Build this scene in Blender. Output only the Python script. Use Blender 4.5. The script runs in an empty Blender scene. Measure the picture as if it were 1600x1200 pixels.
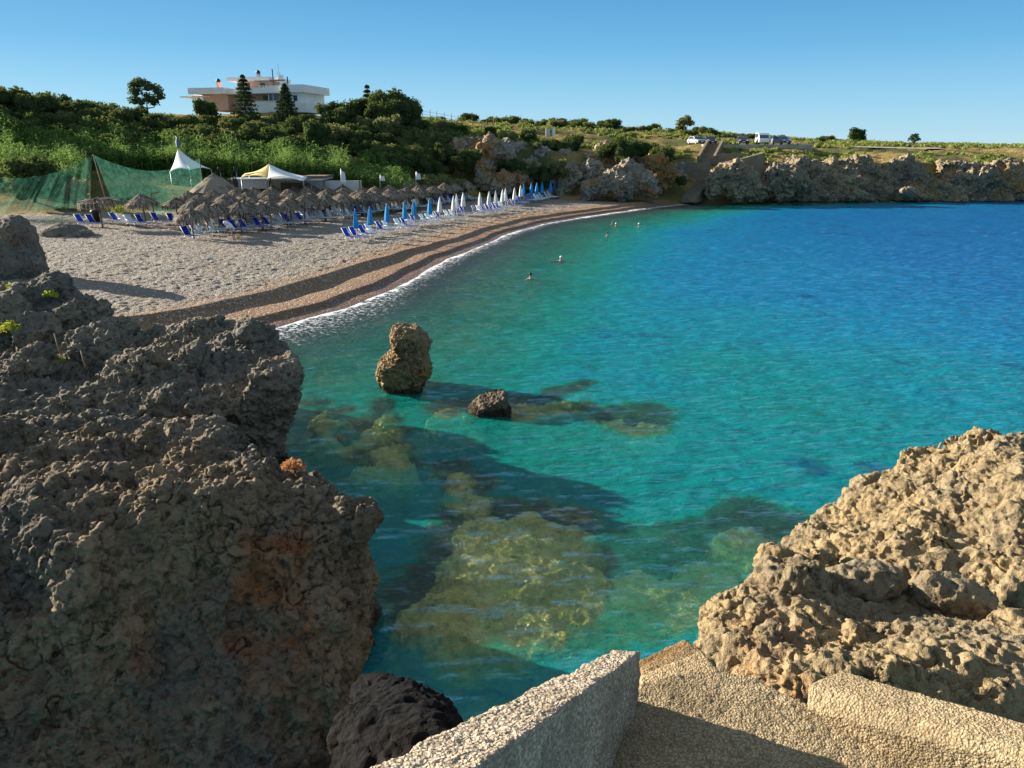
import bpy, bmesh, math, random
import numpy as np
from mathutils import Vector, Matrix
R = math.radians
SC = bpy.context.scene
COL = SC.collection
# ------------------------------------------------------------------ camera, sky, sun, exposure
FPX, PITCH, CAMH = 1209.0, R(17.1), 8.4
cam_d = bpy.data.cameras.new("camera"); cam_d.sensor_width = 36.0; cam_d.lens = FPX / 1600 * 36
cam_d.clip_start = 0.05; cam_d.clip_end = 3000
cam = bpy.data.objects.new("camera", cam_d); COL.objects.link(cam)
cam.location = (0, 0, CAMH); cam.rotation_euler = (math.pi / 2 - PITCH, 0, 0)
SC.camera = cam
SUN_EL = R(17.0)
SUN_AZ = math.atan2(-0.905, 0.425)                 # measured from +Y towards +X
SUNV = Vector((math.sin(SUN_AZ) * math.cos(SUN_EL), math.cos(SUN_AZ) * math.cos(SUN_EL), math.sin(SUN_EL)))
w = bpy.data.worlds.new("World"); SC.world = w; w.use_nodes = True
nt = w.node_tree; nt.nodes.clear()
sky = nt.nodes.new("ShaderNodeTexSky"); sky.sky_type = 'NISHITA'; sky.sun_disc = False
sky.sun_elevation = SUN_EL; sky.sun_rotation = SUN_AZ
sky.altitude = 0; sky.air_density = 1.0; sky.dust_density = 0.0; sky.ozone_density = 2.6
bg = nt.nodes.new("ShaderNodeBackground"); bg.inputs[1].default_value = 0.10
tcw = nt.nodes.new("ShaderNodeTexCoord"); sxyz = nt.nodes.new("ShaderNodeSeparateXYZ"); nt.links.new(tcw.outputs['Generated'], sxyz.inputs[0])
cr = nt.nodes.new("ShaderNodeValToRGB"); nt.links.new(sxyz.outputs[2], cr.inputs[0])
_els = cr.color_ramp.elements
_els[0].position = 0.0; _els[0].color = (.200, .345, .43, 1)
_els[1].position = 1.0; _els[1].color = (.185, .195, .22, 1)
for _z, _c in ((.05, (.130, .29, .42)), (.11, (.060, .215, .375)), (.17, (.036, .165, .32)), (.35, (.09, .18, .28))):
    _e = _els.new(_z); _e.color = (*_c, 1)
up = nt.nodes.new("ShaderNodeVectorMath"); up.operation = 'SCALE'; up.inputs['Scale'].default_value = 7.1
mx = nt.nodes.new("ShaderNodeMix"); mx.data_type = 'RGBA'; mx.inputs[0].default_value = .86   # hand-set sky ramp over the sky model, upper part raised as shadow fill
nrmv = nt.nodes.new("ShaderNodeVectorMath"); nrmv.operation = 'DOT_PRODUCT'; nrmv.inputs[1].default_value = SUNV; nt.links.new(tcw.outputs['Generated'], nrmv.inputs[0])
aur = nt.nodes.new("ShaderNodeMapRange"); aur.interpolation_type = 'SMOOTHSTEP'; nt.links.new(nrmv.outputs['Value'], aur.inputs[0])
for _i, _v in ((1, .86), (2, 1.0), (3, .92), (4, .15)): aur.inputs[_i].default_value = _v
nt.links.new(aur.outputs[0], mx.inputs[0])
nt.links.new(cr.outputs[0], up.inputs[0]); nt.links.new(sky.outputs[0], mx.inputs[6]); nt.links.new(up.outputs[0], mx.inputs[7])
wo = nt.nodes.new("ShaderNodeOutputWorld")
nt.links.new(mx.outputs[2], bg.inputs[0]); nt.links.new(bg.outputs[0], wo.inputs[0])
sd = bpy.data.lights.new("sun", 'SUN'); sd.energy = 5.0; sd.angle = R(0.5); sd.color = (1.0, 0.915, 0.79)
so = bpy.data.objects.new("sun", sd); COL.objects.link(so)
so.rotation_euler = (-SUNV).to_track_quat('-Z', 'Y').to_euler(); so.location = (-60, 40, 60)
SC.view_settings.view_transform = 'Standard'; SC.view_settings.look = 'None'
SC.view_settings.exposure = 1.5; SC.view_settings.gamma = 1.0
SC.render.engine = 'CYCLES'
SC.cycles.max_bounces = 6; SC.cycles.diffuse_bounces = 3; SC.cycles.glossy_bounces = 2
SC.cycles.transmission_bounces = 2; SC.cycles.transparent_max_bounces = 8
SC.cycles.caustics_reflective = False; SC.cycles.caustics_refractive = False

# ------------------------------------------------------------------ measuring helpers (photo survey -> world)
CP, SP = math.cos(PITCH), math.sin(PITCH)
def P(px, py, Y):
    """world point at forward distance Y seen from the survey station"""
    cx, cy = (px - 800) / FPX, (py - 600) / FPX
    t = Y / (CP - SP * cy)
    return Vector((cx * t, Y, CAMH - t * (SP + CP * cy)))
def W(px, py, z=0.0):
    cx, cy = (px - 800) / FPX, (py - 600) / FPX
    t = (CAMH - z) / (SP + CP * cy)
    return Vector((cx * t, t * (CP - SP * cy), z))
# ------------------------------------------------------------------ vectorised noise
def _h(ix, iy, iz, seed):
    h = (ix * 374761393 + iy * 668265263 + iz * 2147483647 + seed * 1274126177) & 0xffffffff
    h = ((h ^ (h >> 13)) * 1274126177) & 0xffffffff
    h = ((h ^ (h >> 16)) * 2246822519) & 0xffffffff
    return h ^ (h >> 15)
_G = np.array([[1,1,0],[-1,1,0],[1,-1,0],[-1,-1,0],[1,0,1],[-1,0,1],[1,0,-1],[-1,0,-1],[0,1,1],[0,-1,1],[0,1,-1],[0,-1,-1]], float)
def perlin(p, seed=0):
    p = np.asarray(p, float); i = np.floor(p).astype(np.int64); f = p - i
    u = f * f * f * (f * (f * 6 - 15) + 10); out = np.zeros(len(p))
    for dx in (0, 1):
        wx = u[:, 0] if dx else 1 - u[:, 0]
        for dy in (0, 1):
            wy = u[:, 1] if dy else 1 - u[:, 1]
            for dz in (0, 1):
                wz = u[:, 2] if dz else 1 - u[:, 2]
                g = _G[_h(i[:, 0] + dx, i[:, 1] + dy, i[:, 2] + dz, seed) % 12]
                out += wx * wy * wz * (g[:, 0] * (f[:, 0] - dx) + g[:, 1] * (f[:, 1] - dy) + g[:, 2] * (f[:, 2] - dz))
    return out
def fbm(p, octv=4, gain=0.5, seed=0):
    a, s, o = 1.0, 1.0, np.zeros(len(p))
    for k in range(octv):
        o += a * perlin(np.asarray(p) * s + 17.3 * k, seed + k); a *= gain; s *= 2.03
    return o
def ridged(p, octv=4, gain=0.5, seed=0):
    a, s, o = 1.0, 1.0, np.zeros(len(p))
    for k in range(octv):
        o += a * (1 - 2.2 * np.abs(perlin(np.asarray(p) * s + 9.1 * k, seed + k))); a *= gain; s *= 2.05
    return o
def voro(p, seed=0):
    p = np.asarray(p, float); i = np.floor(p).astype(np.int64); f = p - i; best = np.full(len(p), 9.0)
    for dx in (-1, 0, 1):
        for dy in (-1, 0, 1):
            for dz in (-1, 0, 1):
                a, b, c = i[:, 0] + dx, i[:, 1] + dy, i[:, 2] + dz
                h = _h(a, b, c, seed)
                d = (dx + (h & 1023) / 1023. - f[:, 0]) ** 2 + (dy + ((h >> 10) & 1023) / 1023. - f[:, 1]) ** 2 + (dz + ((h >> 20) & 1023) / 1023. - f[:, 2]) ** 2
                best = np.minimum(best, d)
    return np.sqrt(best)
def sstep(a, b, x):
    t = np.clip((np.asarray(x, float) - a) / (b - a), 0, 1); return t * t * (3 - 2 * t)
# ------------------------------------------------------------------ mesh helpers
def mesh_np(name, v, f, mat=None, smooth=True, attrs=None):
    v = np.asarray(v, np.float32); f = np.asarray(f, np.int32)
    m = bpy.data.meshes.new(name); n, k = f.shape
    m.vertices.add(len(v)); m.vertices.foreach_set("co", v.ravel())
    m.loops.add(n * k); m.loops.foreach_set("vertex_index", f.ravel())
    m.polygons.add(n); m.polygons.foreach_set("loop_start", np.arange(0, n * k, k, dtype=np.int32))
    m.polygons.foreach_set("loop_total", np.full(n, k, np.int32))
    if smooth: m.polygons.foreach_set("use_smooth", np.ones(n, bool))
    for an, av in (attrs or {}).items():
        at = m.attributes.new(an, 'FLOAT', 'POINT'); at.data.foreach_set("value", np.asarray(av, np.float32))
    m.update(calc_edges=True); m.validate()
    if mat: m.materials.append(mat)
    return m
def grid_faces(nu, nv):
    i = np.arange(nu * nv).reshape(nu, nv)
    return np.stack([i[:-1, :-1].ravel(), i[1:, :-1].ravel(), i[1:, 1:].ravel(), i[:-1, 1:].ravel()], 1)
def link(name, mesh, parent=None, loc=(0, 0, 0), rz=0.0):
    o = bpy.data.objects.new(name, mesh); COL.objects.link(o); o.location = loc; o.rotation_euler = (0, 0, rz)
    if parent: o.parent = parent
    return o
def tag(o, label=None, cat=None, group=None, kind=None):
    if label: o["label"] = label
    if cat: o["category"] = cat
    if group: o["group"] = group
    if kind: o["kind"] = kind
    return o
def empty(name, loc, label, cat, group=None, rz=0.0):
    o = bpy.data.objects.new(name, None); COL.objects.link(o); o.location = loc; o.rotation_euler = (0, 0, rz)
    o.empty_display_size = 0.2
    return tag(o, label, cat, group)
def copy_tree(o, parent=None):
    c = o.copy(); COL.objects.link(c); c.parent = parent
    for ch in list(o.children): copy_tree(ch, c)
    return c
class MB:
    def __init__(s): s.v = []; s.f = []
    def add(s, vs, fs):
        b = len(s.v); s.v += [tuple(x) for x in vs]; s.f += [tuple(b + i for i in q) for q in fs]; return s
    def box(s, c, d, rz=0.0, ry=0.0, rx=0.0):
        M = Matrix.Rotation(rz, 3, 'Z') @ Matrix.Rotation(ry, 3, 'Y') @ Matrix.Rotation(rx, 3, 'X'); c = Vector(c)
        vs = [c + M @ Vector((x * d[0] / 2, y * d[1] / 2, z * d[2] / 2)) for x in (-1, 1) for y in (-1, 1) for z in (-1, 1)]
        return s.add(vs, [(0, 1, 3, 2), (4, 6, 7, 5), (0, 4, 5, 1), (2, 3, 7, 6), (0, 2, 6, 4), (1, 5, 7, 3)])
    def tube(s, pts, r, n=8):
        pts = [Vector(p) for p in pts]; rr = r if isinstance(r, (list, tuple)) else [r] * len(pts); vs = []; fs = []
        for i, p in enumerate(pts):
            d = (pts[min(i + 1, len(pts) - 1)] - pts[max(i - 1, 0)]).normalized()
            a = d.cross(Vector((0, 0, 1)) if abs(d.z) < .9 else Vector((1, 0, 0))).normalized(); b = d.cross(a)
            vs += [p + (a * math.cos(2 * math.pi * k / n) + b * math.sin(2 * math.pi * k / n)) * rr[i] for k in range(n)]
        for i in range(len(pts) - 1):
            fs += [(i * n + k, i * n + (k + 1) % n, (i + 1) * n + (k + 1) % n, (i + 1) * n + k) for k in range(n)]
        fs += [tuple(range(n - 1, -1, -1)), tuple(range((len(pts) - 1) * n, len(pts) * n))]
        return s.add(vs, fs)
    def lathe(s, prof, n=16, c=(0, 0, 0), pleat=0.0, k=8):
        c = Vector(c); vs = []
        for r, z in prof:
            for j in range(n):
                t = 2 * math.pi * j / n; q = r * (1 + pleat * math.cos(k * t)); vs.append(c + Vector((q * math.cos(t), q * math.sin(t), z)))
        fs = [(i * n + j, i * n + (j + 1) % n, (i + 1) * n + (j + 1) % n, (i + 1) * n + j) for i in range(len(prof) - 1) for j in range(n)]
        fs += [tuple(range(n - 1, -1, -1)), tuple(range((len(prof) - 1) * n, len(prof) * n))]
        return s.add(vs, fs)
    def ell(s, c, r, n=12, m=8):
        c = Vector(c); r = (r, r, r) if isinstance(r, (int, float)) else r
        prof = [(math.sin(math.pi * (i + .02) / (m + .04)), -math.cos(math.pi * (i + .02) / (m + .04))) for i in range(m + 1)]
        b = MB().lathe(prof, n)
        return s.add([c + Vector((x * r[0], y * r[1], z * r[2])) for x, y, z in b.v], b.f)
    def prism(s, poly, y0, y1):
        """polygon in (x,z), extruded along y"""
        n = len(poly); vs = [(x, y0, z) for x, z in poly] + [(x, y1, z) for x, z in poly]
        return s.add(vs, [tuple(range(n)), tuple(range(2 * n - 1, n - 1, -1))] + [(i, i + n, (i + 1) % n + n, (i + 1) % n) for i in range(n)])
    def mesh(s, name, mat, smooth=False, bevel=0.0):
        m = bpy.data.meshes.new(name); m.from_pydata(s.v, [], s.f)
        bm = bmesh.new(); bm.from_mesh(m); bmesh.ops.recalc_face_normals(bm, faces=bm.faces)
        if bevel: bmesh.ops.bevel(bm, geom=list(bm.edges), offset=bevel, segments=2, affect='EDGES', profile=.5)
        bm.to_mesh(m); bm.free()
        if smooth: m.polygons.foreach_set("use_smooth", np.ones(len(m.polygons), bool))
        if mat: m.materials.append(mat)
        return m
    def build(s, name, mat, parent=None, smooth=False, loc=(0, 0, 0), bevel=0.0, rz=0.0):
        return link(name, s.mesh(name, mat, smooth, bevel), parent, loc, rz)
def remesh_arrays(mesh, voxel, smooth_it=0):
    o = bpy.data.objects.new("tmp", mesh); COL.objects.link(o)
    r = o.modifiers.new("r", 'REMESH'); r.mode = 'VOXEL'; r.voxel_size = voxel
    if smooth_it:
        q = o.modifiers.new("s", 'SMOOTH'); q.iterations = smooth_it; q.factor = .5
    dg = bpy.context.evaluated_depsgraph_get(); e = o.evaluated_get(dg); m = e.to_mesh()
    n = len(m.vertices); v = np.empty(n * 3, np.float32); m.vertices.foreach_get("co", v)
    nn = np.empty(n * 3, np.float32); m.vertices.foreach_get("normal", nn)
    f = np.empty(len(m.loops), np.int32); m.loops.foreach_get("vertex_index", f)
    tot = np.empty(len(m.polygons), np.int32); m.polygons.foreach_get("loop_total", tot)
    e.to_mesh_clear(); bpy.data.objects.remove(o); bpy.data.meshes.remove(mesh)
    return v.reshape(-1, 3).astype(float), nn.reshape(-1, 3).astype(float), f.reshape(-1, 4)
def normals_of(v, f):
    n = np.zeros_like(v); a = np.cross(v[f[:, 2]] - v[f[:, 0]], v[f[:, 3]] - v[f[:, 1]])
    for k in range(4): np.add.at(n, f[:, k], a)
    return n / (np.linalg.norm(n, axis=1, keepdims=True) + 1e-9)
# ------------------------------------------------------------------ material helpers
def newmat(name):
    m = bpy.data.materials.new(name); m.use_nodes = True; m.node_tree.nodes.clear()
    return m, m.node_tree.nodes, m.node_tree.links
def N(nodes, t, **kw):
    n = nodes.new(t)
    for k, v in kw.items():
        if k in n.inputs: n.inputs[k].default_value = v
        else: setattr(n, k, v)
    return n
def mixc(nodes, links, fac, a, b, blend='MIX'):
    n = nodes.new('ShaderNodeMix'); n.data_type = 'RGBA'; n.blend_type = blend
    for s, v in ((0, fac), (6, a), (7, b)):
        if hasattr(v, 'is_output'): links.new(v, n.inputs[s])
        elif s == 0: n.inputs[0].default_value = v
        else: n.inputs[s].default_value = (*v, 1)
    return n.outputs[2]
def ramp(nodes, links, src, a, b, c0=0.0, c1=1.0):
    n = nodes.new('ShaderNodeMapRange'); n.interpolation_type = 'SMOOTHSTEP'
    n.inputs[1].default_value = a; n.inputs[2].default_value = b; n.inputs[3].default_value = c0; n.inputs[4].default_value = c1
    links.new(src, n.inputs[0]); return n.outputs[0]
def mth(nodes, links, op, a, b=0.0):
    n = nodes.new('ShaderNodeMath'); n.operation = op
    for i, v in enumerate((a, b)):
        if hasattr(v, 'is_output'): links.new(v, n.inputs[i])
        else: n.inputs[i].default_value = v
    return n.outputs[0]
def noise(nodes, links, vec, scale, detail=4.0, rough=0.5):
    n = N(nodes, 'ShaderNodeTexNoise', Scale=scale, Detail=detail, Roughness=rough); links.new(vec, n.inputs['Vector']); return n.outputs['Fac']
def finish(nodes, links, color, rough=0.9, bump=None, bump_dist=0.02, spec=0.25, strength=1.0):
    b = nodes.new('ShaderNodeBsdfPrincipled'); o = nodes.new('ShaderNodeOutputMaterial')
    if hasattr(color, 'is_output'): links.new(color, b.inputs['Base Color'])
    else: b.inputs['Base Color'].default_value = (*color, 1)
    if hasattr(rough, 'is_output'): links.new(rough, b.inputs['Roughness'])
    else: b.inputs['Roughness'].default_value = rough
    b.inputs['Specular IOR Level'].default_value = spec
    if bump is not None:
        u = nodes.new('ShaderNodeBump'); u.inputs['Strength'].default_value = strength; u.inputs['Distance'].default_value = bump_dist
        links.new(bump, u.inputs['Height']); links.new(u.outputs[0], b.inputs['Normal'])
    links.new(b.outputs[0], o.inputs[0]); return b
def pos(nodes):
    return nodes.new('ShaderNodeNewGeometry').outputs['Position']
def plain(name, col, rough=0.6, var=0.12, scale=6.0, spec=0.3, metal=0.0):
    m, n, l = newmat(name); tc = n.new('ShaderNodeTexCoord').outputs['Object']
    f = noise(n, l, tc, scale, 5, .6)
    c = mixc(n, l, ramp(n, l, f, .3, .7), tuple(x * (1 - var) for x in col), tuple(min(1, x * (1 + var)) for x in col))
    b = finish(n, l, c, rough, f, .004, spec); b.inputs['Metallic'].default_value = metal
    return m
def rock_mat(name, tan, grey, rust, dark, s=1.0, rust_amt=.5, dark_amt=.5, bump=.06):
    m, n, l = newmat(name); p = pos(n)
    n1 = noise(n, l, p, .55 * s, 6, .6); n2 = noise(n, l, p, 2.3 * s, 8, .65); n3 = noise(n, l, p, 9 * s, 6, .7)
    n4 = noise(n, l, p, .33 * s, 5, .6); n5 = noise(n, l, p, 28 * s, 4, .7)
    c = mixc(n, l, ramp(n, l, n1, .38, .62), tan, grey)
    c = mixc(n, l, ramp(n, l, n2, .35, .75), c, tuple(.5 * (a + b) for a, b in zip(tan, dark)))
    rf = mth(n, l, 'MULTIPLY', ramp(n, l, n4, .66 - .22 * rust_amt, .74 - .16 * rust_amt), ramp(n, l, n2, .32, .6))
    c = mixc(n, l, rf, c, rust)
    df = mth(n, l, 'MULTIPLY', ramp(n, l, n3, .62 - .2 * dark_amt, .75 - .15 * dark_amt), .85)
    c = mixc(n, l, df, c, dark)
    c = mixc(n, l, ramp(n, l, n5, .60, .72, 0, .55), c, tuple(min(1, x * 1.7) for x in tan))
    zz = n.new('ShaderNodeSeparateXYZ'); l.new(p, zz.inputs[0])      # wet weed-dark band above the waterline
    wet = ramp(n, l, mth(n, l, 'ADD', zz.outputs[2], mth(n, l, 'MULTIPLY', n2, -.55)), .10, -.12, 0, .8)
    c = mixc(n, l, wet, c, (.030, .026, .016))
    v = N(n, 'ShaderNodeTexVoronoi', Scale=13 * s); l.new(p, v.inputs['Vector'])
    r1 = N(n, 'ShaderNodeTexNoise', Scale=5.5 * s, Detail=8.0, Roughness=.62); r1.noise_type = 'RIDGED_MULTIFRACTAL'; l.new(p, r1.inputs['Vector'])
    n6 = noise(n, l, p, 75 * s, 3, .7)
    h = mth(n, l, 'ADD', mth(n, l, 'MULTIPLY', r1.outputs['Fac'], .75), mth(n, l, 'ADD', mth(n, l, 'MULTIPLY', n5, .7), mth(n, l, 'ADD', mth(n, l, 'MULTIPLY', v.outputs['Distance'], .8), mth(n, l, 'MULTIPLY', n6, .25))))
    c = mixc(n, l, ramp(n, l, n6, .32, .44, .55, 0), c, dark)
    finish(n, l, c, .95, h, bump / s, .15); return m
# ------------------------------------------------------------------ ground heights
SHORE = np.array([(-40, 12), (-24, 26), (-16, 30.5), (-12, 35.2), (-9.0, 41), (-7.2, 47), (-6.1, 53), (-4.9, 59.9), (-2.8, 67.8), (-.3, 78), (3.6, 88.6), (7.9, 95.5), (17.5, 109.3), (25.5, 119), (33, 124), (60, 134)], float)
def shore_s(X, Y):
    """signed distance to the waterline, positive inland"""
    X = np.asarray(X, float); Y = np.asarray(Y, float); best = np.full(X.shape, 1e9); sg = np.ones(X.shape)
    for (x0, y0), (x1, y1) in zip(SHORE[:-1], SHORE[1:]):
        dx, dy = x1 - x0, y1 - y0; L2 = dx * dx + dy * dy
        t = np.clip(((X - x0) * dx + (Y - y0) * dy) / L2, 0, 1)
        d = np.hypot(X - x0 - t * dx, Y - y0 - t * dy); c = dx * (Y - y0) - dy * (X - x0)
        m = d < best; best = np.where(m, d, best); sg = np.where(m, np.sign(c), sg)
    return best * sg
def near_w(Y):
    return 1.0 - sstep(45, 75, Y)
def beach_h(X, Y, fine=True):
    X = np.asarray(X, float); Y = np.asarray(Y, float); sh = X.shape; X = X.ravel(); Y = Y.ravel()
    s = shore_s(X, Y); p = np.stack([X, Y, 0 * X], 1)
    s2 = s + .35 * perlin(p * .22, 5) + .25 * perlin(p * .07, 8)
    k = near_w(Y)
    b1 = 1.05 + .35 * k; b2 = 2.45 + 1.55 * k
    z = np.where(s2 < 0, .16 * s2, .10 * np.minimum(s2, b1))
    z = z + (.15 + .04 * k) * sstep(b1 - .25, b1 + .25, s2) + .07 * sstep(b1 + .3, b2, s2)
    z = z + (.22 + .20 * k) * sstep(b2 - .25, b2 + .35 + .2 * k, s2)
    z = z + .30 * sstep(b2, b2 + 14, s2) + .75 * sstep(12, 50, s2)
    if fine:
        a = sstep(b2 + .3, b2 + 1.5, s2)
        z = z + a * (.055 * perlin(p * .9, 21) + .065 * perlin(p * 2.0, 22) + .04 * perlin(p * 3.7, 25)) + (.25 + .75 * a) * .022 * perlin(p * 5.1, 23) + .06 * perlin(p * .3, 24) * sstep(0.5, 3, s2)
    return z.reshape(sh)
def bh(x, y): return float(beach_h(np.array([x]), np.array([y]), False)[0])
def G(px, py):
    """where the survey ray meets the beach"""
    z = 1.5
    for _ in range(8):
        q = W(px, py, z); z = .5 * z + .5 * bh(q.x, q.y)
    q.z = z; return q
def to_px(v):
    """inverse of P, used to check what stands where"""
    x, y, z = v[0], v[1], v[2] - CAMH; d = y * CP - z * SP
    return 800 + FPX * x / d, 600 - FPX * (y * SP + z * CP) / d
def seabed_h(X, Y):
    X = np.asarray(X, float); Y = np.asarray(Y, float); s = -shore_s(X, Y)
    d = .16 * np.minimum(s, 4) + .10 * np.clip(s - 4, 0, 12) + .05 * np.clip(s - 16, 0, 60)
    return -d
# hill profiles: photo column -> (distance, height) pairs
HILL = {-420: [(60, 0), (78, 1.5), (100, 3), (140, 5), (260, 6)],
        -150: [(60, 0), (78, 1.6), (95, 3.5), (106, 5), (118, 10), (132, 12), (260, 10)],
        0: [(60, 0), (82, 1.8), (95, 4.2), (105, 6), (118, 12.5), (132, 14.6), (260, 14)],
        120: [(60, 0), (85, 1.8), (97, 4), (107, 5.5), (120, 10.5), (134, 12.6), (260, 12)],
        250: [(60, 0), (88, 1.8), (98, 4), (108, 5), (124, 9.5), (138, 12), (150, 14), (260, 12)],
        450: [(60, 0), (95, 1.8), (102, 3.2), (112, 5), (126, 9.5), (139, 12), (148, 14.2), (260, 12)],
        560: [(60, 0), (98, 1.8), (106, 3), (114, 4), (126, 9), (140, 12.5), (165, 13), (260, 11)],
        640: [(60, 0), (104, 1.6), (114, 3), (124, 7.5), (132, 10.6), (150, 13.2), (190, 12.5), (260, 11)],
        770: [(60, -4), (112, -1.5), (119, 1), (123, 2), (127, 8.2), (135, 9.8), (160, 12.4), (200, 13), (260, 10)],
        900: [(60, -4), (112, -1.5), (119, 1), (123, 2), (127, 7.2), (137, 8.6), (165, 11.6), (195, 12.6), (260, 10)],
        1010: [(60, -4), (112, -1.5), (119, .6), (123, 2), (127, 6.0), (138, 7.4), (165, 10.6), (195, 12.2), (260, 10)],
        1100: [(60, -4), (114, -1.5), (121, .2), (125, 3), (128, 4.9), (138, 7.4), (144, 8.5), (150, 8.8), (190, 11.4), (260, 9)],
        1200: [(60, -4), (121, -1.5), (127, 1.5), (130, 5.4), (139, 8.2), (150, 8.7), (190, 10.2), (260, 8)],
        1300: [(60, -3), (122, -1), (127, 1), (131, 5.6), (142, 7.2), (165, 8.9), (190, 9.4), (260, 7)],
        1450: [(60, -3), (122, -1), (127, 1), (131.5, 5.6), (142, 7.0), (165, 8.4), (190, 8.6), (260, 7)],
        1600: [(60, -3), (122, -1), (127, 1), (131.5, 5.4), (142, 6.9), (165, 8.2), (190, 8.3), (260, 7)],
        1900: [(60, -3), (122, -1), (127, 1), (131.5, 5.4), (142, 6.8), (165, 8.2), (190, 8.3), (260, 7)]}
_HK = sorted(HILL); _HA = np.array([(k - 800) / 1265. for k in _HK])
def hill_h(X, Y):
    X = np.asarray(X, float); Y = np.asarray(Y, float); a = X / np.maximum(Y, 1)
    Z = np.stack([np.interp(Y, [q[0] for q in HILL[k]], [q[1] for q in HILL[k]]) for k in _HK])
    i = np.clip(np.searchsorted(_HA, a) - 1, 0, len(_HA) - 2)
    t = np.clip((a - _HA[i]) / (_HA[i + 1] - _HA[i]), 0, 1); t = t * t * (3 - 2 * t)
    idx = np.indices(i.shape); sel = tuple(idx)
    return Z[(i,) + sel] * (1 - t) + Z[(i + 1,) + sel] * t
def gh(x, y):
    return max(float(hill_h(np.array([x]), np.array([y]))[0]), bh(x, y) if y < 126 else -9)
def hp(px, Y):
    """ground point on the hill in photo column px at distance Y"""
    x = (px - 800) / 1265. * Y; return Vector((x, Y, gh(x, Y)))
# ------------------------------------------------------------------ ground materials
def beach_mat():
    m, n, l = newmat("beach_pebbles"); p = pos(n)
    s = n.new('ShaderNodeAttribute'); s.attribute_name = "inland"; s = s.outputs['Fac']
    wob = noise(n, l, p, .5, 4); sw = mth(n, l, 'ADD', s, mth(n, l, 'MULTIPLY', mth(n, l, 'SUBTRACT', wob, .5), 2.2))
    v = N(n, 'ShaderNodeTexVoronoi', Scale=13.0); l.new(p, v.inputs['Vector'])
    v2 = N(n, 'ShaderNodeTexVoronoi', Scale=5.0); l.new(p, v2.inputs['Vector'])
    sep = n.new('ShaderNodeSeparateColor'); l.new(v.outputs['Color'], sep.inputs[0])
    big = noise(n, l, p, .35, 5)
    dry = mixc(n, l, sep.outputs[0], (.10, .082, .066), (.37, .32, .255))
    dry = mixc(n, l, ramp(n, l, big, .4, .65), dry, (.235, .19, .145))
    brown = mixc(n, l, sep.outputs[1], (.18, .10, .055), (.36, .235, .14))
    wet = mixc(n, l, sep.outputs[2], (.12, .06, .036), (.25, .145, .09))
    c = mixc(n, l, ramp(n, l, sw, 3.6, 7.0), brown, dry)
    c = mixc(n, l, ramp(n, l, sw, 2.3, .8), c, wet)
    light = ramp(n, l, sep.outputs[1], .90, .96, 0, .6)
    c = mixc(n, l, light, c, (.62, .58, .52))
    h = mth(n, l, 'ADD', mth(n, l, 'MULTIPLY', v.outputs['Distance'], -1.0), mth(n, l, 'MULTIPLY', v2.outputs['Distance'], -1.2))
    rg = ramp(n, l, sw, 0.3, 1.6, .35, .95)
    finish(n, l, c, rg, h, .05, .2); return m
def seabed_mat():
    m, n, l = newmat("seabed_pebbles"); p = pos(n)
    a = noise(n, l, p, .55, 6, .6); b = noise(n, l, p, 2.6, 6, .65); c2 = noise(n, l, p, .22, 4, .5)
    c = mixc(n, l, ramp(n, l, a, .4, .6), (.30, .24, .12), (.10, .12, .08))
    c = mixc(n, l, ramp(n, l, b, .5, .66), c, (.55, .46, .24))
    c = mixc(n, l, ramp(n, l, c2, .5, .62, 0, .8), c, (.05, .07, .06))
    finish(n, l, c, .9, b, .1, .1); return m
def ground_mat():
    m, n, l = newmat("dry_hill_ground"); p = pos(n)
    a = noise(n, l, p, .09, 5, .6); b = noise(n, l, p, .5, 6, .65); d = noise(n, l, p, 3.0, 5, .7)
    c = mixc(n, l, ramp(n, l, a, .40, .60), (.34, .24, .09), (.09, .105, .035))
    c = mixc(n, l, ramp(n, l, b, .5, .7), c, (.17, .13, .06))
    c = mixc(n, l, ramp(n, l, d, .55, .75, 0, .6), c, (.42, .33, .15))
    finish(n, l, c, 1.0, mth(n, l, 'ADD', b, d), .35, .05); return m
M_BEACH, M_BED, M_GROUND = beach_mat(), seabed_mat(), ground_mat()
# beach: fine fan near, coarse far
def beach_mesh():
    ys = 24 * (132 / 24.) ** np.linspace(0, 1, 760); aa = np.linspace(-.78, .32, 880)
    A, Y = np.meshgrid(aa, ys, indexing='ij'); X = A * Y; Z = beach_h(X, Y); S = shore_s(X, Y)
    v = np.stack([X.ravel(), Y.ravel(), Z.ravel()], 1); f = grid_faces(len(aa), len(ys))
    keep = (S.ravel()[f] > -6).any(1) & (S.ravel()[f] < 75).any(1); f = f[keep]
    u, inv = np.unique(f, return_inverse=True)
    return mesh_np("beach", v[u], inv.reshape(f.shape), M_BEACH, True, {"inland": S.ravel()[u]})
tag(link("beach", beach_mesh()), kind="structure", label="pebble beach curving round the bay with two steep berms")
def bed_mesh():
    xs = np.linspace(-45, 120, 260); ys = np.linspace(-20, 132, 230); X, Y = np.meshgrid(xs, ys, indexing='ij')
    Z = np.minimum(seabed_h(X, Y), -.05) - .25 * (shore_s(X, Y) > -2); p = np.stack([X.ravel(), Y.ravel(), 0 * X.ravel()], 1)
    Z = Z.ravel() + .22 * fbm(p * .35, 4, .55, 3)
    return mesh_np("seabed", np.stack([X.ravel(), Y.ravel(), Z], 1), grid_faces(*X.shape), M_BED)
tag(link("seabed", bed_mesh()), kind="structure", label="stony sea floor seen through the clear water")
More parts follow.
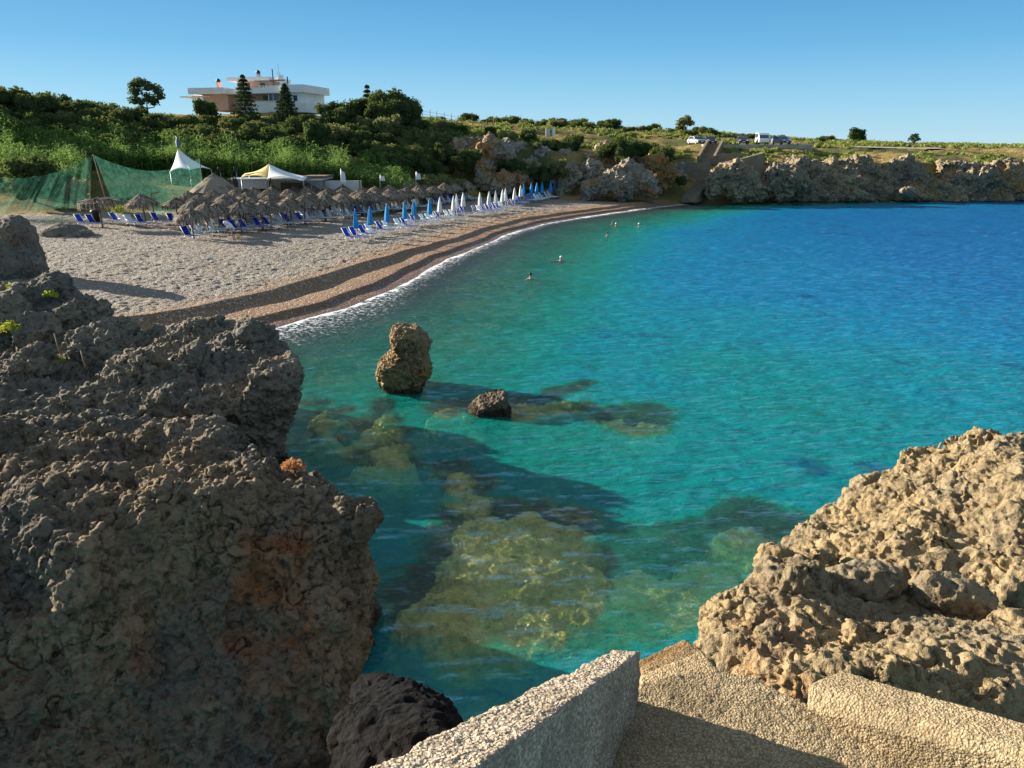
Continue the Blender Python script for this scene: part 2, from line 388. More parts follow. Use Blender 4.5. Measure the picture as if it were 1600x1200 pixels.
def hill_mesh():
    aa = np.linspace(-.95, .95, 620); ys = np.concatenate([np.linspace(60, 115, 60), np.linspace(115.5, 145, 110), np.linspace(146, 320, 110)])
    A, Y = np.meshgrid(aa, ys, indexing='ij'); X = A * Y; Z = hill_h(X, Y)
    p = np.stack([X.ravel(), Y.ravel(), 0 * X.ravel()], 1)
    Z = Z.ravel() + (.55 * fbm(p * .13, 4, .5, 31) + .18 * perlin(p * .8, 35)) * sstep(85, 120, Y.ravel()) - .35 * (Y.ravel() < 100)
    return mesh_np("hills", np.stack([X.ravel(), Y.ravel(), Z], 1), grid_faces(*A.shape), M_GROUND)
tag(link("hills", hill_mesh()), kind="structure", label="scrub covered headland and hillside behind the bay")
# ------------------------------------------------------------------ sunken rocks (planned first: the water depth follows them)
SUNK = []; rng = random.Random(5)
def sunken(poly, n, top, r, seed, label):
    bl = []
    xs = [q[0] for q in poly]; ys = [q[1] for q in poly]
    while len(bl) < n:
        x, y = rng.uniform(min(xs), max(xs)), rng.uniform(min(ys), max(ys)); ins = False
        for (x0, y0), (x1, y1) in zip(poly, poly[1:] + poly[:1]):
            if (y0 > y) != (y1 > y) and x < (x1 - x0) * (y - y0) / (y1 - y0) + x0: ins = not ins
        if ins:
            c = W(x, y, top); rr = rng.uniform(.6, 1.1) * r; c.z = top - rr * .8 - rng.uniform(0, .16); bl.append((c, (rr, rr, rr * .8)))
    SUNK.append((bl, seed, label))
sunken([(755, 805), (850, 805), (925, 850), (905, 915), (850, 975), (750, 980), (655, 955), (690, 895)], 50, -.10, .95, 91, "large pale yellow rock shoal just under the water beside the shadow")
sunken([(960, 900), (1060, 870), (1180, 890), (1160, 960), (1060, 1000), (950, 970)], 30, -.75, .9, 92, "greenish sunken rock shelf beside the stair foot")
sunken([(600, 1000), (760, 1015), (900, 1000), (1010, 1005), (1010, 1060), (860, 1100), (640, 1090)], 22, -1.1, .8, 98, "dark green sunken rocks below the parapet")
sunken([(1130, 820), (1200, 815), (1240, 840), (1200, 870), (1140, 855)], 10, -.4, .7, 93, "small sunken rock beside the ochre rock peak")
sunken([(680, 640), (730, 632), (800, 628), (900, 625), (940, 640), (820, 655), (720, 655)], 22, -.10, .55, 94, "low sunken reef around the small rock")
sunken([(930, 660), (1020, 655), (1050, 680), (980, 695)], 10, -.4, .8, 95, "sunken reef seaward of the small rock")
sunken([(480, 640), (600, 625), (640, 700), (800, 770), (740, 790), (600, 740), (520, 700)], 30, -.30, .5, 96, "scattered sunken stones between the stack and the grey headland")
sunken([(850, 620), (930, 610), (900, 640)], 6, -.3, .5, 97, "pale sunken rock beyond the small rock")
# ------------------------------------------------------------------ sea
def sea_mat():
    m, n, l = newmat("sea_water"); p = pos(n)
    at = n.new('ShaderNodeAttribute'); at.attribute_name = "depth"; dep = at.outputs['Fac']
    a2 = n.new('ShaderNodeAttribute'); a2.attribute_name = "offshore"; off = a2.outputs['Fac']
    # body colour of the water column by depth
    cr = n.new('ShaderNodeValToRGB'); l.new(mth(n, l, 'DIVIDE', dep, 6.0), cr.inputs[0])
    els = cr.color_ramp.elements
    els[0].position = 0; els[0].color = (.09, .29, .23, 1)
    els[1].position = 1; els[1].color = (.003, .13, .34, 1)
    for q, c in ((.15, (.008, .235, .155)), (.32, (.003, .235, .20)), (.46, (.003, .215, .275)), (.68, (.003, .18, .35))):
        e = els.new(q); e.color = (*c, 1)
    pt = noise(n, l, p, .16, 5, .6); weed = mth(n, l, 'MULTIPLY', ramp(n, l, pt, .60, .68, 0, .7), ramp(n, l, off, 6, 14))
    body = mixc(n, l, weed, cr.outputs[0], (.004, .055, .17))
    # wind ripples
    mp = N(n, 'ShaderNodeMapping'); mp.inputs['Scale'].default_value = (.55, 1.25, 1); mp.inputs['Rotation'].default_value = (0, 0, R(-14)); l.new(p, mp.inputs[0]); q = mp.outputs[0]
    w1 = noise(n, l, q, .55, 3, .5); w2 = noise(n, l, q, 1.9, 4, .55); w3 = noise(n, l, q, 6.0, 6, .68)
    h = mth(n, l, 'ADD', mth(n, l, 'MULTIPLY', w1, .30), mth(n, l, 'ADD', mth(n, l, 'MULTIPLY', w2, .38), mth(n, l, 'MULTIPLY', w3, .17)))
    bu = N(n, 'ShaderNodeBump', Strength=1.0, Distance=1.0); l.new(h, bu.inputs['Height'])
    bu2 = N(n, 'ShaderNodeBump', Strength=.7, Distance=1.0); l.new(h, bu2.inputs['Height'])
    clear = mth(n, l, 'EXPONENT', mth(n, l, 'MULTIPLY', mth(n, l, 'POWER', mth(n, l, 'MULTIPLY', dep, .72), 1.6), -1.0))
    di = n.new('ShaderNodeBsdfDiffuse'); l.new(mixc(n, l, clear, body, (.004, .012, .012)), di.inputs[0]); l.new(bu.outputs[0], di.inputs['Normal'])
    tr = n.new('ShaderNodeBsdfTransparent'); l.new(mixc(n, l, ramp(n, l, dep, .05, 2.4), (.95, .98, .95), (.22, .52, .47)), tr.inputs[0])
    m1 = n.new('ShaderNodeAddShader'); l.new(di.outputs[0], m1.inputs[0]); l.new(tr.outputs[0], m1.inputs[1])
    gl = N(n, 'ShaderNodeBsdfGlossy', Roughness=.07); l.new(bu2.outputs[0], gl.inputs['Normal'])
    fr = N(n, 'ShaderNodeFresnel', IOR=1.31); l.new(bu2.outputs[0], fr.inputs['Normal'])
    m2 = n.new('ShaderNodeMixShader'); l.new(fr.outputs[0], m2.inputs[0]); l.new(m1.outputs[0], m2.inputs[1]); l.new(gl.outputs[0], m2.inputs[2])
    # foam of the swash along the waterline
    f1 = noise(n, l, p, 1.1, 6, .65); f2 = noise(n, l, p, 4.5, 5, .7)
    fo = mth(n, l, 'ADD', off, mth(n, l, 'MULTIPLY', mth(n, l, 'SUBTRACT', f1, .5), 2.6))
    a3 = n.new('ShaderNodeAttribute'); a3.attribute_name = 'swash'; fo2 = mth(n, l, 'DIVIDE', fo, a3.outputs['Fac'])
    band = mth(n, l, 'MULTIPLY', ramp(n, l, fo2, 1.8, .3), ramp(n, l, mth(n, l, 'ADD', f2, mth(n, l, 'MULTIPLY', fo2, -.06)), .44, .64, 0, .8))
    edge = mth(n, l, 'MULTIPLY', ramp(n, l, fo, .30, .05), .8)
    foam = mth(n, l, 'MAXIMUM', band, edge)
    fd = N(n, 'ShaderNodeBsdfDiffuse'); fd.inputs[0].default_value = (.86, .88, .88, 1)
    m3 = n.new('ShaderNodeMixShader'); l.new(foam, m3.inputs[0]); l.new(m2.outputs[0], m3.inputs[1]); l.new(fd.outputs[0], m3.inputs[2])
    o = n.new('ShaderNodeOutputMaterial'); l.new(m3.outputs[0], o.inputs[0]); return m
M_SEA = sea_mat()
def sea_mesh():
    ys = np.concatenate([np.linspace(-12, 4.5, 20), 5 * (136 / 5.) ** np.linspace(0, 1, 620)]); aa = np.linspace(-1.0, 1.6, 700)
    A, Y = np.meshgrid(aa, ys, indexing='ij'); X = A * np.maximum(np.abs(Y), 12); S = shore_s(X, Y).ravel()
    Xf, Yf = X.ravel(), Y.ravel(); p = np.stack([Xf * .6 + Yf * .15, Yf * 1.2 - .15 * Xf, 0 * Xf], 1)
    amp = sstep(-1.0, 4.0, -S)
    Z = amp * (.050 * perlin(p * .62, 41) + .045 * perlin(p * 1.5, 42) + .022 * perlin(p * 3.1, 43)) + .02 * (1 - amp)
    dep = np.maximum(-seabed_h(Xf, Yf), 0)
    q = np.stack([Xf, Yf, 0 * Xf], 1)
    dep = np.maximum(0, dep + .5 * fbm(q * .12, 3, .5, 71) * sstep(3, 14, -S) + (1.3 * sstep(8, 40, Xf) + 2.0 * sstep(20, 50, Yf) * sstep(5, 17, -S)) * sstep(2, 20, -S))
    for bl, _, _ in SUNK:
        for c, r in bl:
            rd = np.hypot(Xf - c.x + .12, Yf - c.y - .08) / r[0]; k = rd < 1.7
            wk = 1 - sstep(.55, 1.65, rd[k] + .35 * fbm(q[k] * 1.7, 3, .6, 73)); tgt = .95 * (-(c.z + r[2])) + .05
            dep[k] = np.minimum(dep[k], tgt + (dep[k] - tgt) * (1 - wk))
    dep = np.maximum(dep, .05 * (S < 0))
    return mesh_np("sea", np.stack([Xf, Yf, Z], 1), grid_faces(*A.shape), M_SEA, True, {"depth": dep, "offshore": -S, "swash": 1 + 1.5 * (1 - sstep(36, 50, Yf))})
tag(link("sea", sea_mesh()), kind="structure", label="clear turquoise bay water turning deep blue further out")
# ------------------------------------------------------------------ rocks
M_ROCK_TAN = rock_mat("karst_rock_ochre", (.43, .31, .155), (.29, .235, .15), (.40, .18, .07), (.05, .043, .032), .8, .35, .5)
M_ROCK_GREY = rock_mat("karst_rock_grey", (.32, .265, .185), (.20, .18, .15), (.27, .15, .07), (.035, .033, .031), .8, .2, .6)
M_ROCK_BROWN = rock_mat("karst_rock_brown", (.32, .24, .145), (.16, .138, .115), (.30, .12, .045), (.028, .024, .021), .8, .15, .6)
M_ROCK_DARK = rock_mat("shade_black_rock", (.009, .008, .007), (.007, .006, .006), (.02, .014, .01), (.006, .006, .006), 1, .2, .6)  # near-black base colour stands in for the deep gully shade
M_CLIFF = rock_mat("cliff_limestone", (.60, .48, .33), (.48, .44, .38), (.58, .30, .10), (.11, .10, .09), .3, .75, .55, .12)
M_CLIFF2 = rock_mat("headland_karst", (.58, .44, .26), (.40, .335, .235), (.60, .30, .10), (.07, .06, .05), .3, .45, .6, .12)
def sunken_mat():
    m, n, l = newmat("sunken_rock_algae_caustics"); p = pos(n)
    a = noise(n, l, p, 1.6, 5, .65); b_ = noise(n, l, p, 5.5, 5, .7); v = N(n, 'ShaderNodeTexVoronoi', Scale=4.6); v.feature = 'DISTANCE_TO_EDGE'; q = N(n, 'ShaderNodeTexNoise', Scale=2.0, Detail=3.0)
    l.new(p, q.inputs['Vector']); l.new(mixc(n, l, .55, q.outputs['Color'], p), v.inputs['Vector'])
    c = mixc(n, l, ramp(n, l, a, .38, .62), (.98, .86, .26), (.62, .66, .15)); c = mixc(n, l, ramp(n, l, b_, .52, .66, 0, .75), c, (.20, .27, .08))
    c = mixc(n, l, ramp(n, l, v.outputs['Distance'],   .07, .0, 0, .4), c, (.98, .88, .36)); finish(n, l, c, .95, b_, .1, .05); return m  # pale cell-edge lines are caustic light painted into the algae colour
M_SUNKEN = sunken_mat()
def hullmesh(bm, pts):
    vs = [bm.verts.new(p) for p in pts]; bmesh.ops.convex_hull(bm, input=vs, use_existing_faces=False)
def rock(name, mat, hulls=(), blobs=(), voxel=.05, big=.35, mid=.12, fine=.035, pit=.06, fs=1.0, seed=1, label=None, cat="rock", group=None, kind=None, smooth=3, layers=0.0, slabs=(), zmax=None):
    bm = bmesh.new()
    for s in slabs: slabmesh(bm, *s)
    for h in hulls:
        t = bmesh.new(); hullmesh(t, h); mm = bpy.data.meshes.new("t"); t.to_mesh(mm); t.free(); bm.from_mesh(mm); bpy.data.meshes.remove(mm)
    for c, r in blobs:
        r = (r, r, r) if isinstance(r, (int, float)) else r
        bmesh.ops.create_icosphere(bm, subdivisions=3, radius=1.0, matrix=Matrix.Translation(Vector(c)) @ Matrix.Diagonal((*r, 1)))
    loose = [x for x in bm.verts if not x.link_faces]
    if loose: bmesh.ops.delete(bm, geom=loose, context='VERTS')
    m0 = bpy.data.meshes.new("t"); bm.to_mesh(m0); bm.free()
    v, nn, f = remesh_arrays(m0, voxel * 2.4, smooth)
    q = np.stack([fbm(v * fs * .8, 3, .5, seed + k) for k in (11, 12, 13)], 1)
    e = fbm(v * fs * .55, 3, .5, seed) + .35 * ridged(v * fs * .9 + q * .6, 2, .5, seed + 5)
    v = v + nn * (big * (e - e.mean()))[:, None] + q * big * .45
    m1 = mesh_np("t", v, f)
    v, nn, f = remesh_arrays(m1, voxel, 1)
    q = np.stack([fbm(v * fs * 2.0, 3, .55, seed + k) for k in (21, 22, 23)], 1)
    pv = np.minimum(voro((v + q * .12 / fs) * fs * .75, seed + 14), 1.1); d = mid * 2.0 * (pv - .5)
    pv = np.minimum(voro((v + q * .30 / fs) * fs * 1.5, seed + 4), 1.0); d += mid * 1.1 * (pv ** 1.5 - .45)
    pv = np.minimum(voro((v + q * .12 / fs) * fs * 4.2, seed + 6), 1.0); d += pit * 1.6 * (pv ** 1.3 - .45) * (.4 + 1.2 * sstep(-.3, .4, perlin(v * fs * .9, seed + 2)))
    pv = np.minimum(voro((v + q * .05 / fs) * fs * 11.0, seed + 8), 1.0); d += fine * 1.3 * (pv - .5)
    d += mid * .55 * fbm(v * fs * 3.1, 4, .6, seed + 9) + fine * .55 * (ridged(v * fs * 6.5 + q * .4, 3, .55, seed + 10) - .8)
    cw = np.abs(perlin(v * fs * np.array([.9, .9, .45]) + q * .55, seed + 15)); d -= mid * .9 * (1 - sstep(.0, .045, cw)) * sstep(-.25, .15, perlin(v * fs * .5, seed + 18))
    cw = np.abs(perlin(v * fs * 2.1 + q * .5, seed + 16)); d -= mid * .35 * (1 - sstep(.0, .04, cw))
    d = d - d.mean()
    if layers: d += layers * np.sin(v[:, 2] * 5.0 * fs + 2.2 * q[:, 0])
    v = v + nn * d[:, None]
    if zmax is not None: v[:, 2] = np.minimum(v[:, 2], zmax - .05 * (1 + perlin(v * 2.2, seed)) - .04 * (1 + perlin(v * 6, seed + 1)))
    c = np.array([v[:, 0].mean(), v[:, 1].mean(), v[:, 2].min()])
    o = link(name, mesh_np(name, v - c, f, mat), None, c)
    return tag(o, label, cat if label and not kind else None, group, kind)
def HB(pts, base=-.8, spread=1.0):
    """survey points plus their copies at the base level"""
    t = [P(*q) for q in pts]; c = sum(t, Vector()) / len(t)
    return t + [Vector((c.x + (p.x - c.x) * spread, c.y + (p.y - c.y) * spread, base)) for p in t]
def rb(cpx, cpy, Y, r): return (P(cpx, cpy, Y), r)
# near outcrop, camera side facing away from the sun
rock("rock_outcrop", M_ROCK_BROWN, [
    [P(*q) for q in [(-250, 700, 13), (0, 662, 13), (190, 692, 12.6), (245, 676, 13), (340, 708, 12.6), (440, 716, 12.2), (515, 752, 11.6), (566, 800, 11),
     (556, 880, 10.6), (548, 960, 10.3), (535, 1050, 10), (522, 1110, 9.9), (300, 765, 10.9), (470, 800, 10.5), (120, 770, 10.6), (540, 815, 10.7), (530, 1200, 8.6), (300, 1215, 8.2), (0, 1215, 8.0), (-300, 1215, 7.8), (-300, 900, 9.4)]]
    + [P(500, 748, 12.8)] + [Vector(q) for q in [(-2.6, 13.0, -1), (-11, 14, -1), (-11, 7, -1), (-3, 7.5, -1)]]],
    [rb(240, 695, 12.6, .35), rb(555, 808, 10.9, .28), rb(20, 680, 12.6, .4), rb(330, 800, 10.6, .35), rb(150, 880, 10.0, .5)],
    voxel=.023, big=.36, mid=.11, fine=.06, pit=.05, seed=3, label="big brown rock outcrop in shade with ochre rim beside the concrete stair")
rock("rock_outcrop", M_ROCK_GREY, [
    HB([(462, 600, 20.0), (452, 565, 20.8), (422, 533, 23), (350, 508, 25.5), (280, 510, 26.5), (200, 532, 26.5), (0, 560, 25.5), (-250, 560, 25.5), (-250, 640, 19.5),
        (0, 645, 19), (200, 655, 19), (350, 675, 19.3), (412, 690, 19.6), (446, 650, 19.6)], -.8, .86),
    [Vector(q) for q in [(-5.3, 14.6, 1.35), (-5.6, 16.5, 1.6), (-6.5, 18.5, 1.7), (-13, 18.5, 2.2), (-13, 14, 2.2), (-9, 13.0, 2.0), (-5.2, 12.9, 1.5), (-5.2, 12.9, -1), (-5.6, 18, -1), (-13, 18.5, -1), (-13, 13.0, -1)]]],
    [rb(400, 548, 22.6, .6), rb(330, 528, 25, .6), rb(250, 535, 25.4, .6), rb(300, 585, 21, .7), rb(430, 590, 20.3, .6), rb(160, 560, 22.5, .8), rb(60, 590, 21.5, .8), rb(210, 600, 20.6, .7)],
    voxel=.042, big=.38, mid=.20, fine=.08, pit=.09, seed=17, fs=.8, label="grey pitted rock headland jutting over the water below the pebble beach")
rock("rock_outcrop", M_ROCK_GREY, [
    HB([(100, 440, 27), (60, 445, 27), (0, 455, 27), (140, 482, 26), (158, 505, 25.5), (110, 545, 25), (0, 552, 25), (-200, 445, 27), (-200, 555, 25)], 0)],
    [rb(85, 455, 27, .75), rb(40, 470, 26.5, .7), rb(130, 495, 25.8, .65), rb(60, 525, 25, .7), rb(165, 520, 25.3, .5), rb(15, 500, 25.6, .8), rb(190, 525, 25.5, .5)],
    voxel=.06, big=.35, mid=.20, fine=.05, pit=.09, seed=29, fs=.8, label="jagged grey rock mound with green tufts at the top of the beach end")
rock("boulder", M_ROCK_GREY, [HB([(-60, 335, 46), (0, 334, 46), (40, 332, 46), (58, 350, 46), (62, 400, 44.5), (0, 412, 43.5), (-90, 412, 43.5)], .8)], [rb(25, 360, 45, 1.0)],
     voxel=.09, big=.3, mid=.15, fine=.05, pit=.1, seed=37, fs=.7, label="tall pale boulder standing on the pebbles near the green netting", cat="boulder")
rock("boulder", M_ROCK_GREY, [], [(G(103, 366), (2.0, 1.7, .95)), (G(82, 368), (1.1, 1.2, .6)), (G(128, 368), (1.0, 1.2, .5))],
     voxel=.1, big=.12, mid=.06, fine=.05, pit=.05, seed=41, fs=.7, label="low rounded gravelly boulder between the tall boulder and the sunbeds", cat="boulder")
# right-hand rocks
rock("rock_outcrop", M_ROCK_TAN, [
    HB([(1525, 650, 11.2), (1480, 670, 11.3), (1405, 726, 11.3), (1342, 753, 11.1), (1296, 813, 10.8), (1258, 828, 10.6), (1240, 870, 9.9), (1580, 668, 10.6), (1700, 740, 9.4), (1780, 900, 7.2), (2150, 860, 9.2), (2350, 1000, 7.4), (1600, 930, 7.2), (1500, 950, 7.6), (1350, 905, 8.3)], -.8, 1.05),
    HB([(1192, 880, 8.7), (1190, 898, 8.4), (1250, 850, 9.2), (1230, 935, 7.6), (1320, 900, 8)], -.8)],
    [rb(1212, 888, 8.5, .25)],
    voxel=.023, big=.30, mid=.105, fine=.045, pit=.03, seed=53, label="tall sunlit ochre rock peak rising from the sea")
rock("rock_outcrop", M_ROCK_TAN, [
    HB([(1115, 940, 6.9), (1090, 970, 6.5), (1088, 1010, 6.0), (1095, 1040, 5.7), (1200, 928, 7.2), (1330, 915, 7.4), (1460, 935, 7), (1620, 985, 6.2), (1800, 990, 5.8), (1800, 1180, 4.6), (1600, 1160, 4.8), (1275, 1078, 4.95), (1180, 1062, 5.2), (1120, 1048, 5.5)], -.8, 1.0)],
    [rb(1220, 938, 7.0, .33), rb(1500, 1010, 6.2, .3)],
    voxel=.017, big=.18, mid=.085, fine=.036, pit=.03, seed=61, fs=1.25, label="low sunlit ochre rock bank beside the lower parapet")
rock("boulder", M_ROCK_TAN, [], [rb(1350, 905, 7.1, (.42, .3, .2)), rb(1310, 915, 7.1, (.3, .3, .16))], voxel=.025, big=.08, mid=.05, fine=.02, pit=.03, seed=67, fs=1.4, label="smooth tan boulder wedged between the rock peak and the rock bank", cat="boulder")
rock("boulder", M_ROCK_TAN, [], [rb(1478, 925, 6.9, (.38, .3, .18)), rb(1520, 940, 6.8, (.25, .25, .14))], voxel=.025, big=.08, mid=.05, fine=.02, pit=.03, seed=71, fs=1.4, label="flat tan boulder lying under the dark overhang of the rock peak", cat="boulder")
# rock in the gully, coloured black for its shade
rock("boulder", M_ROCK_DARK, [HB([(530, 1075, 6.6), (548, 1048, 6.6), (585, 1040, 6.5), (640, 1065, 6.2), (690, 1085, 6.1), (715, 1110, 6), (700, 1200, 4.6), (540, 1200, 4.9)], 0)], [], voxel=.04, big=.16, mid=.08, fine=.03, pit=.04, seed=73, label="boulder with its shade painted black deep in the gully behind the parapet", cat="boulder")
# stacks in the water
def slabmesh(bm, poly, Y, depth, shrink=.7, skew=.0):
    """solid body with the surveyed outline at distance Y, thinner towards front and back"""
    o = [P(x, y, Y) for x, y in poly]; c = sum(o, Vector()) / len(o); n = len(o); rings = []
    for dy, s in ((-depth, shrink), (-depth * .45, 1), (depth * .45, 1), (depth, shrink)):
        rings.append([bm.verts.new(Vector((c.x + (q.x - c.x) * s - skew * dy / depth, q.y + dy, c.z + (q.z - c.z) * (s if q.z > .2 else 1)))) for q in o])
    for r0, r1 in zip(rings, rings[1:]):
        for k in range(n): bm.faces.new((r0[k], r0[(k + 1) % n], r1[(k + 1) % n], r1[k]))
    f0 = bm.faces.new(rings[0][::-1]); f1 = bm.faces.new(rings[-1]); bmesh.ops.triangulate(bm, faces=[f0, f1])
rock("sea_stack", M_ROCK_TAN, slabs=[([(611, 524), (617, 514), (634, 510), (651, 511), (660, 521), (668, 528), (674, 536), (668, 541), (665, 552), (670, 562), (674, 574), (673, 582), (664, 594), (655, 604), (652, 624), (606, 624), (608, 604), (596, 597), (591, 582), (590, 571), (602, 562), (613, 555), (617, 545), (612, 537)], 27, .95, .80, .10)],
     voxel=.02, big=.05, mid=.09, fine=.06, pit=.07, seed=79, fs=1.6, smooth=0, label="tall brown rock stack standing in the shallow water, broad topped with a pinched waist")
rock("sea_stack", M_ROCK_BROWN, slabs=[([(735, 640), (744, 632), (748, 622), (756, 623), (770, 618), (788, 613), (791, 628), (797, 640), (795, 662), (738, 662)], 24.2, .6, .75, .08)],
     voxel=.018, big=.05, mid=.06, fine=.04, pit=.05, seed=83, fs=1.8, smooth=0, label="small low rock breaking the surface beside the tall stack")
for bl, sd_, lb in SUNK:
    tp = max(c.z + r[2] for c, r in bl); rock("sunken_rock", M_SUNKEN, [], bl, voxel=.07, big=.2, mid=.16, fine=.06, pit=.1, seed=sd_, fs=.9, zmax=tp + .06, label=lb)
# ------------------------------------------------------------------ cliffs of the bay
def cliff_blobs(x0, x1, y0, zt, n, r, seed, zb=-.5, lean=3.0, top=None):
    g = random.Random(seed); out = []
    for i in range(n):
        px = x0 + (x1 - x0) * (i + g.random()) / n; t = g.random() ** .8
        Yb = y0 + lean * t + g.uniform(-.8, .9); zz = zb + t * ((top(px) if top else zt) - zb - .8)
        rr = r * g.uniform(.6, 1.25); x = (px - 800) / 1265. * Yb
        out.append((Vector((x, Yb, zz)), (rr * g.uniform(.9, 1.5), rr, rr * g.uniform(.7, 1.1))))
    return out
KC = dict(voxel=.16, big=.9, mid=.6, fine=.22, pit=.35, fs=.30)
def ctop(px): return float(np.interp(px, [600, 700, 760, 850, 950, 1010, 1060], [7.5, 8.8, 9.4, 8.2, 7.4, 6.6, 5.8]))
rock("cliff", M_CLIFF, [], cliff_blobs(612, 1062, 125, 8, 230, 1.5, 7, 1.0, 3.2, ctop), seed=101, kind="structure", label="pale limestone cliff behind the far end of the beach", **KC)
def rtop(px): return float(np.interp(px, [1150, 1270, 1400, 1500, 1750], [5.9, 6.4, 6.4, 6.2, 6.0]))
rock("cliff", M_CLIFF2, [], cliff_blobs(1180, 1800, 124.5, 6, 330, 1.35, 9, -.8, 5.0, rtop), seed=103, kind="structure", label="low karst cliff along the far shore of the bay", **KC)
KS = dict(voxel=.14, big=.7, mid=.55, fine=.22, pit=.35, fs=.34)
def outc(pts, r, seed, label, mat=M_CLIFF, **kw):
    k = dict(KS); k.update(kw)
    rock("rock_outcrop", mat, [], [(P(x, y, Y), (q * 1.15, q, q)) for x, y, Y, q in pts], seed=seed, label=label, **k)
outc([(762, 240, 123, 1.6), (775, 228, 124, 1.6), (760, 262, 122, 1.4), (758, 282, 121.5, 1.3), (785, 245, 124, 1.6), (790, 225, 125, 1.4)], 1, 111, "tall limestone buttress with rusty foot behind the last thatched parasols")
outc([(790, 288, 120, 1.5), (815, 282, 120.5, 1.6), (835, 288, 121, 1.4), (780, 296, 119.5, 1.0), (822, 272, 121.5, 1.3)], 1, 113, "rounded cave-pocked limestone block under a dark bush at the beach back")
outc([(885, 285, 121, 1.3), (895, 275, 122, 1.3), (880, 296, 120.5, 1.0)], 1, 115, "grey rounded rock between two dark bushes at the cliff foot")
outc([(925, 258, 122, .9), (930, 270, 122, 1.2), (922, 283, 121.5, 1.0), (922, 250, 122, .6)], 1, 117, "slim leaning limestone pinnacle at the cliff foot")
outc([(960, 282, 118, 1.9), (985, 275, 118.5, 2.0), (940, 292, 117, 1.3), (1005, 288, 117.5, 1.6), (975, 294, 116.5, 1.6), (1018, 298, 117, 1.0), (920, 297, 117, .9), (990, 262, 120, 1.2)], 1, 119, "broad knobbly grey rock dome at the far end of the beach")
outc([(1030, 258, 122, 1.6), (1042, 275, 121, 1.4), (1030, 285, 121, 1.3), (1022, 268, 122, 1.2)], 1, 121, "orange stained rock face between the rock dome and the shore stairs", rock_mat("orange_rock_face", (.50, .32, .14), (.42, .24, .09), (.56, .27, .08), (.11, .09, .06), .3, .9, .2, .12))
outc([(1120, 285, 120.5, 1.7), (1145, 275, 121, 2.0), (1165, 285, 120.5, 1.9), (1110, 298, 119.5, 1.2), (1150, 300, 119.5, 1.5), (1180, 295, 120, 1.5), (1130, 268, 122, 1.3)], 1, 123, "dark bulging karst block at the waterline under the stone retaining wall", M_CLIFF2)
outc([(1215, 275, 121, 1.7), (1235, 282, 120, 1.7), (1205, 290, 120.5, 1.5), (1255, 285, 121, 1.3), (1245, 265, 122.5, 1.4), (1222, 298, 119.8, 1.2)], 1, 125, "dark karst block beside a sea cave on the far shore", M_CLIFF2)
for i, (x, y, r) in enumerate([(1290, 308, .7), (1330, 309, .6), (1345, 304, 1.0), (1420, 302, 1.1), (1445, 308, .8)]):
    rock("boulder", M_CLIFF2, [], [(P(x, y, 121.5), (r * 1.3, r, r * .8))], voxel=.12, big=.3, mid=.2, fine=.06, pit=.15, fs=.6, seed=131 + i, label="low pale boulder washed by the sea at the foot of the far cliff", cat="boulder", group="boulders at the foot of the far cliff")
# ------------------------------------------------------------------ vegetation
def leaf_mat(name, c1, c2, trans=.35, scale=.5):
    m, n, l = newmat(name); g = n.new('ShaderNodeNewGeometry'); oi = n.new('ShaderNodeObjectInfo')
    f = noise(n, l, g.outputs['Position'], scale, 4, .6)
    k = mth(n, l, 'ADD', mth(n, l, 'MULTIPLY', ramp(n, l, f, .3, .7), .5), mth(n, l, 'ADD', mth(n, l, 'MULTIPLY', g.outputs['Random Per Island'], .3), mth(n, l, 'MULTIPLY', oi.outputs['Random'], .35)))
    c = mixc(n, l, k, c1, c2)
    d = n.new('ShaderNodeBsdfDiffuse'); t = n.new('ShaderNodeBsdfTranslucent'); x = N(n, 'ShaderNodeMixShader'); x.inputs[0].default_value = trans
    l.new(c, d.inputs[0]); l.new(mixc(n, l, .5, c, (c2[0] * 1.3, c2[1] * 1.3, c2[2] * .8)), t.inputs[0])
    l.new(d.outputs[0], x.inputs[1]); l.new(t.outputs[0], x.inputs[2]); o = n.new('ShaderNodeOutputMaterial'); l.new(x.outputs[0], o.inputs[0]); return m
M_BUSH = leaf_mat("dark_bush_leaves", (.026, .044, .018), (.12, .15, .052))
M_OLIVE = leaf_mat("olive_bush_leaves", (.08, .10, .04), (.24, .245, .10))
M_PINE = leaf_mat("pine_needles", (.022, .042, .022), (.06, .085, .04), .2)
M_REED = leaf_mat("reed_leaves", (.07, .15, .04), (.26, .38, .12), .5, .2)
M_RUSTB = leaf_mat("dry_russet_leaves", (.20, .09, .04), (.36, .19, .08))
M_SUCC = leaf_mat("bright_succulent", (.20, .26, .03), (.46, .48, .07), .3, 3)
M_DRYP = leaf_mat("dry_orange_plant", (.30, .13, .05), (.55, .28, .14), .3, 8)
M_SCRUB = leaf_mat("headland_scrub", (.07, .10, .028), (.28, .31, .09), .3, .25)
M_BARK = plain("bark", (.12, .09, .06), .9, .3, 9)
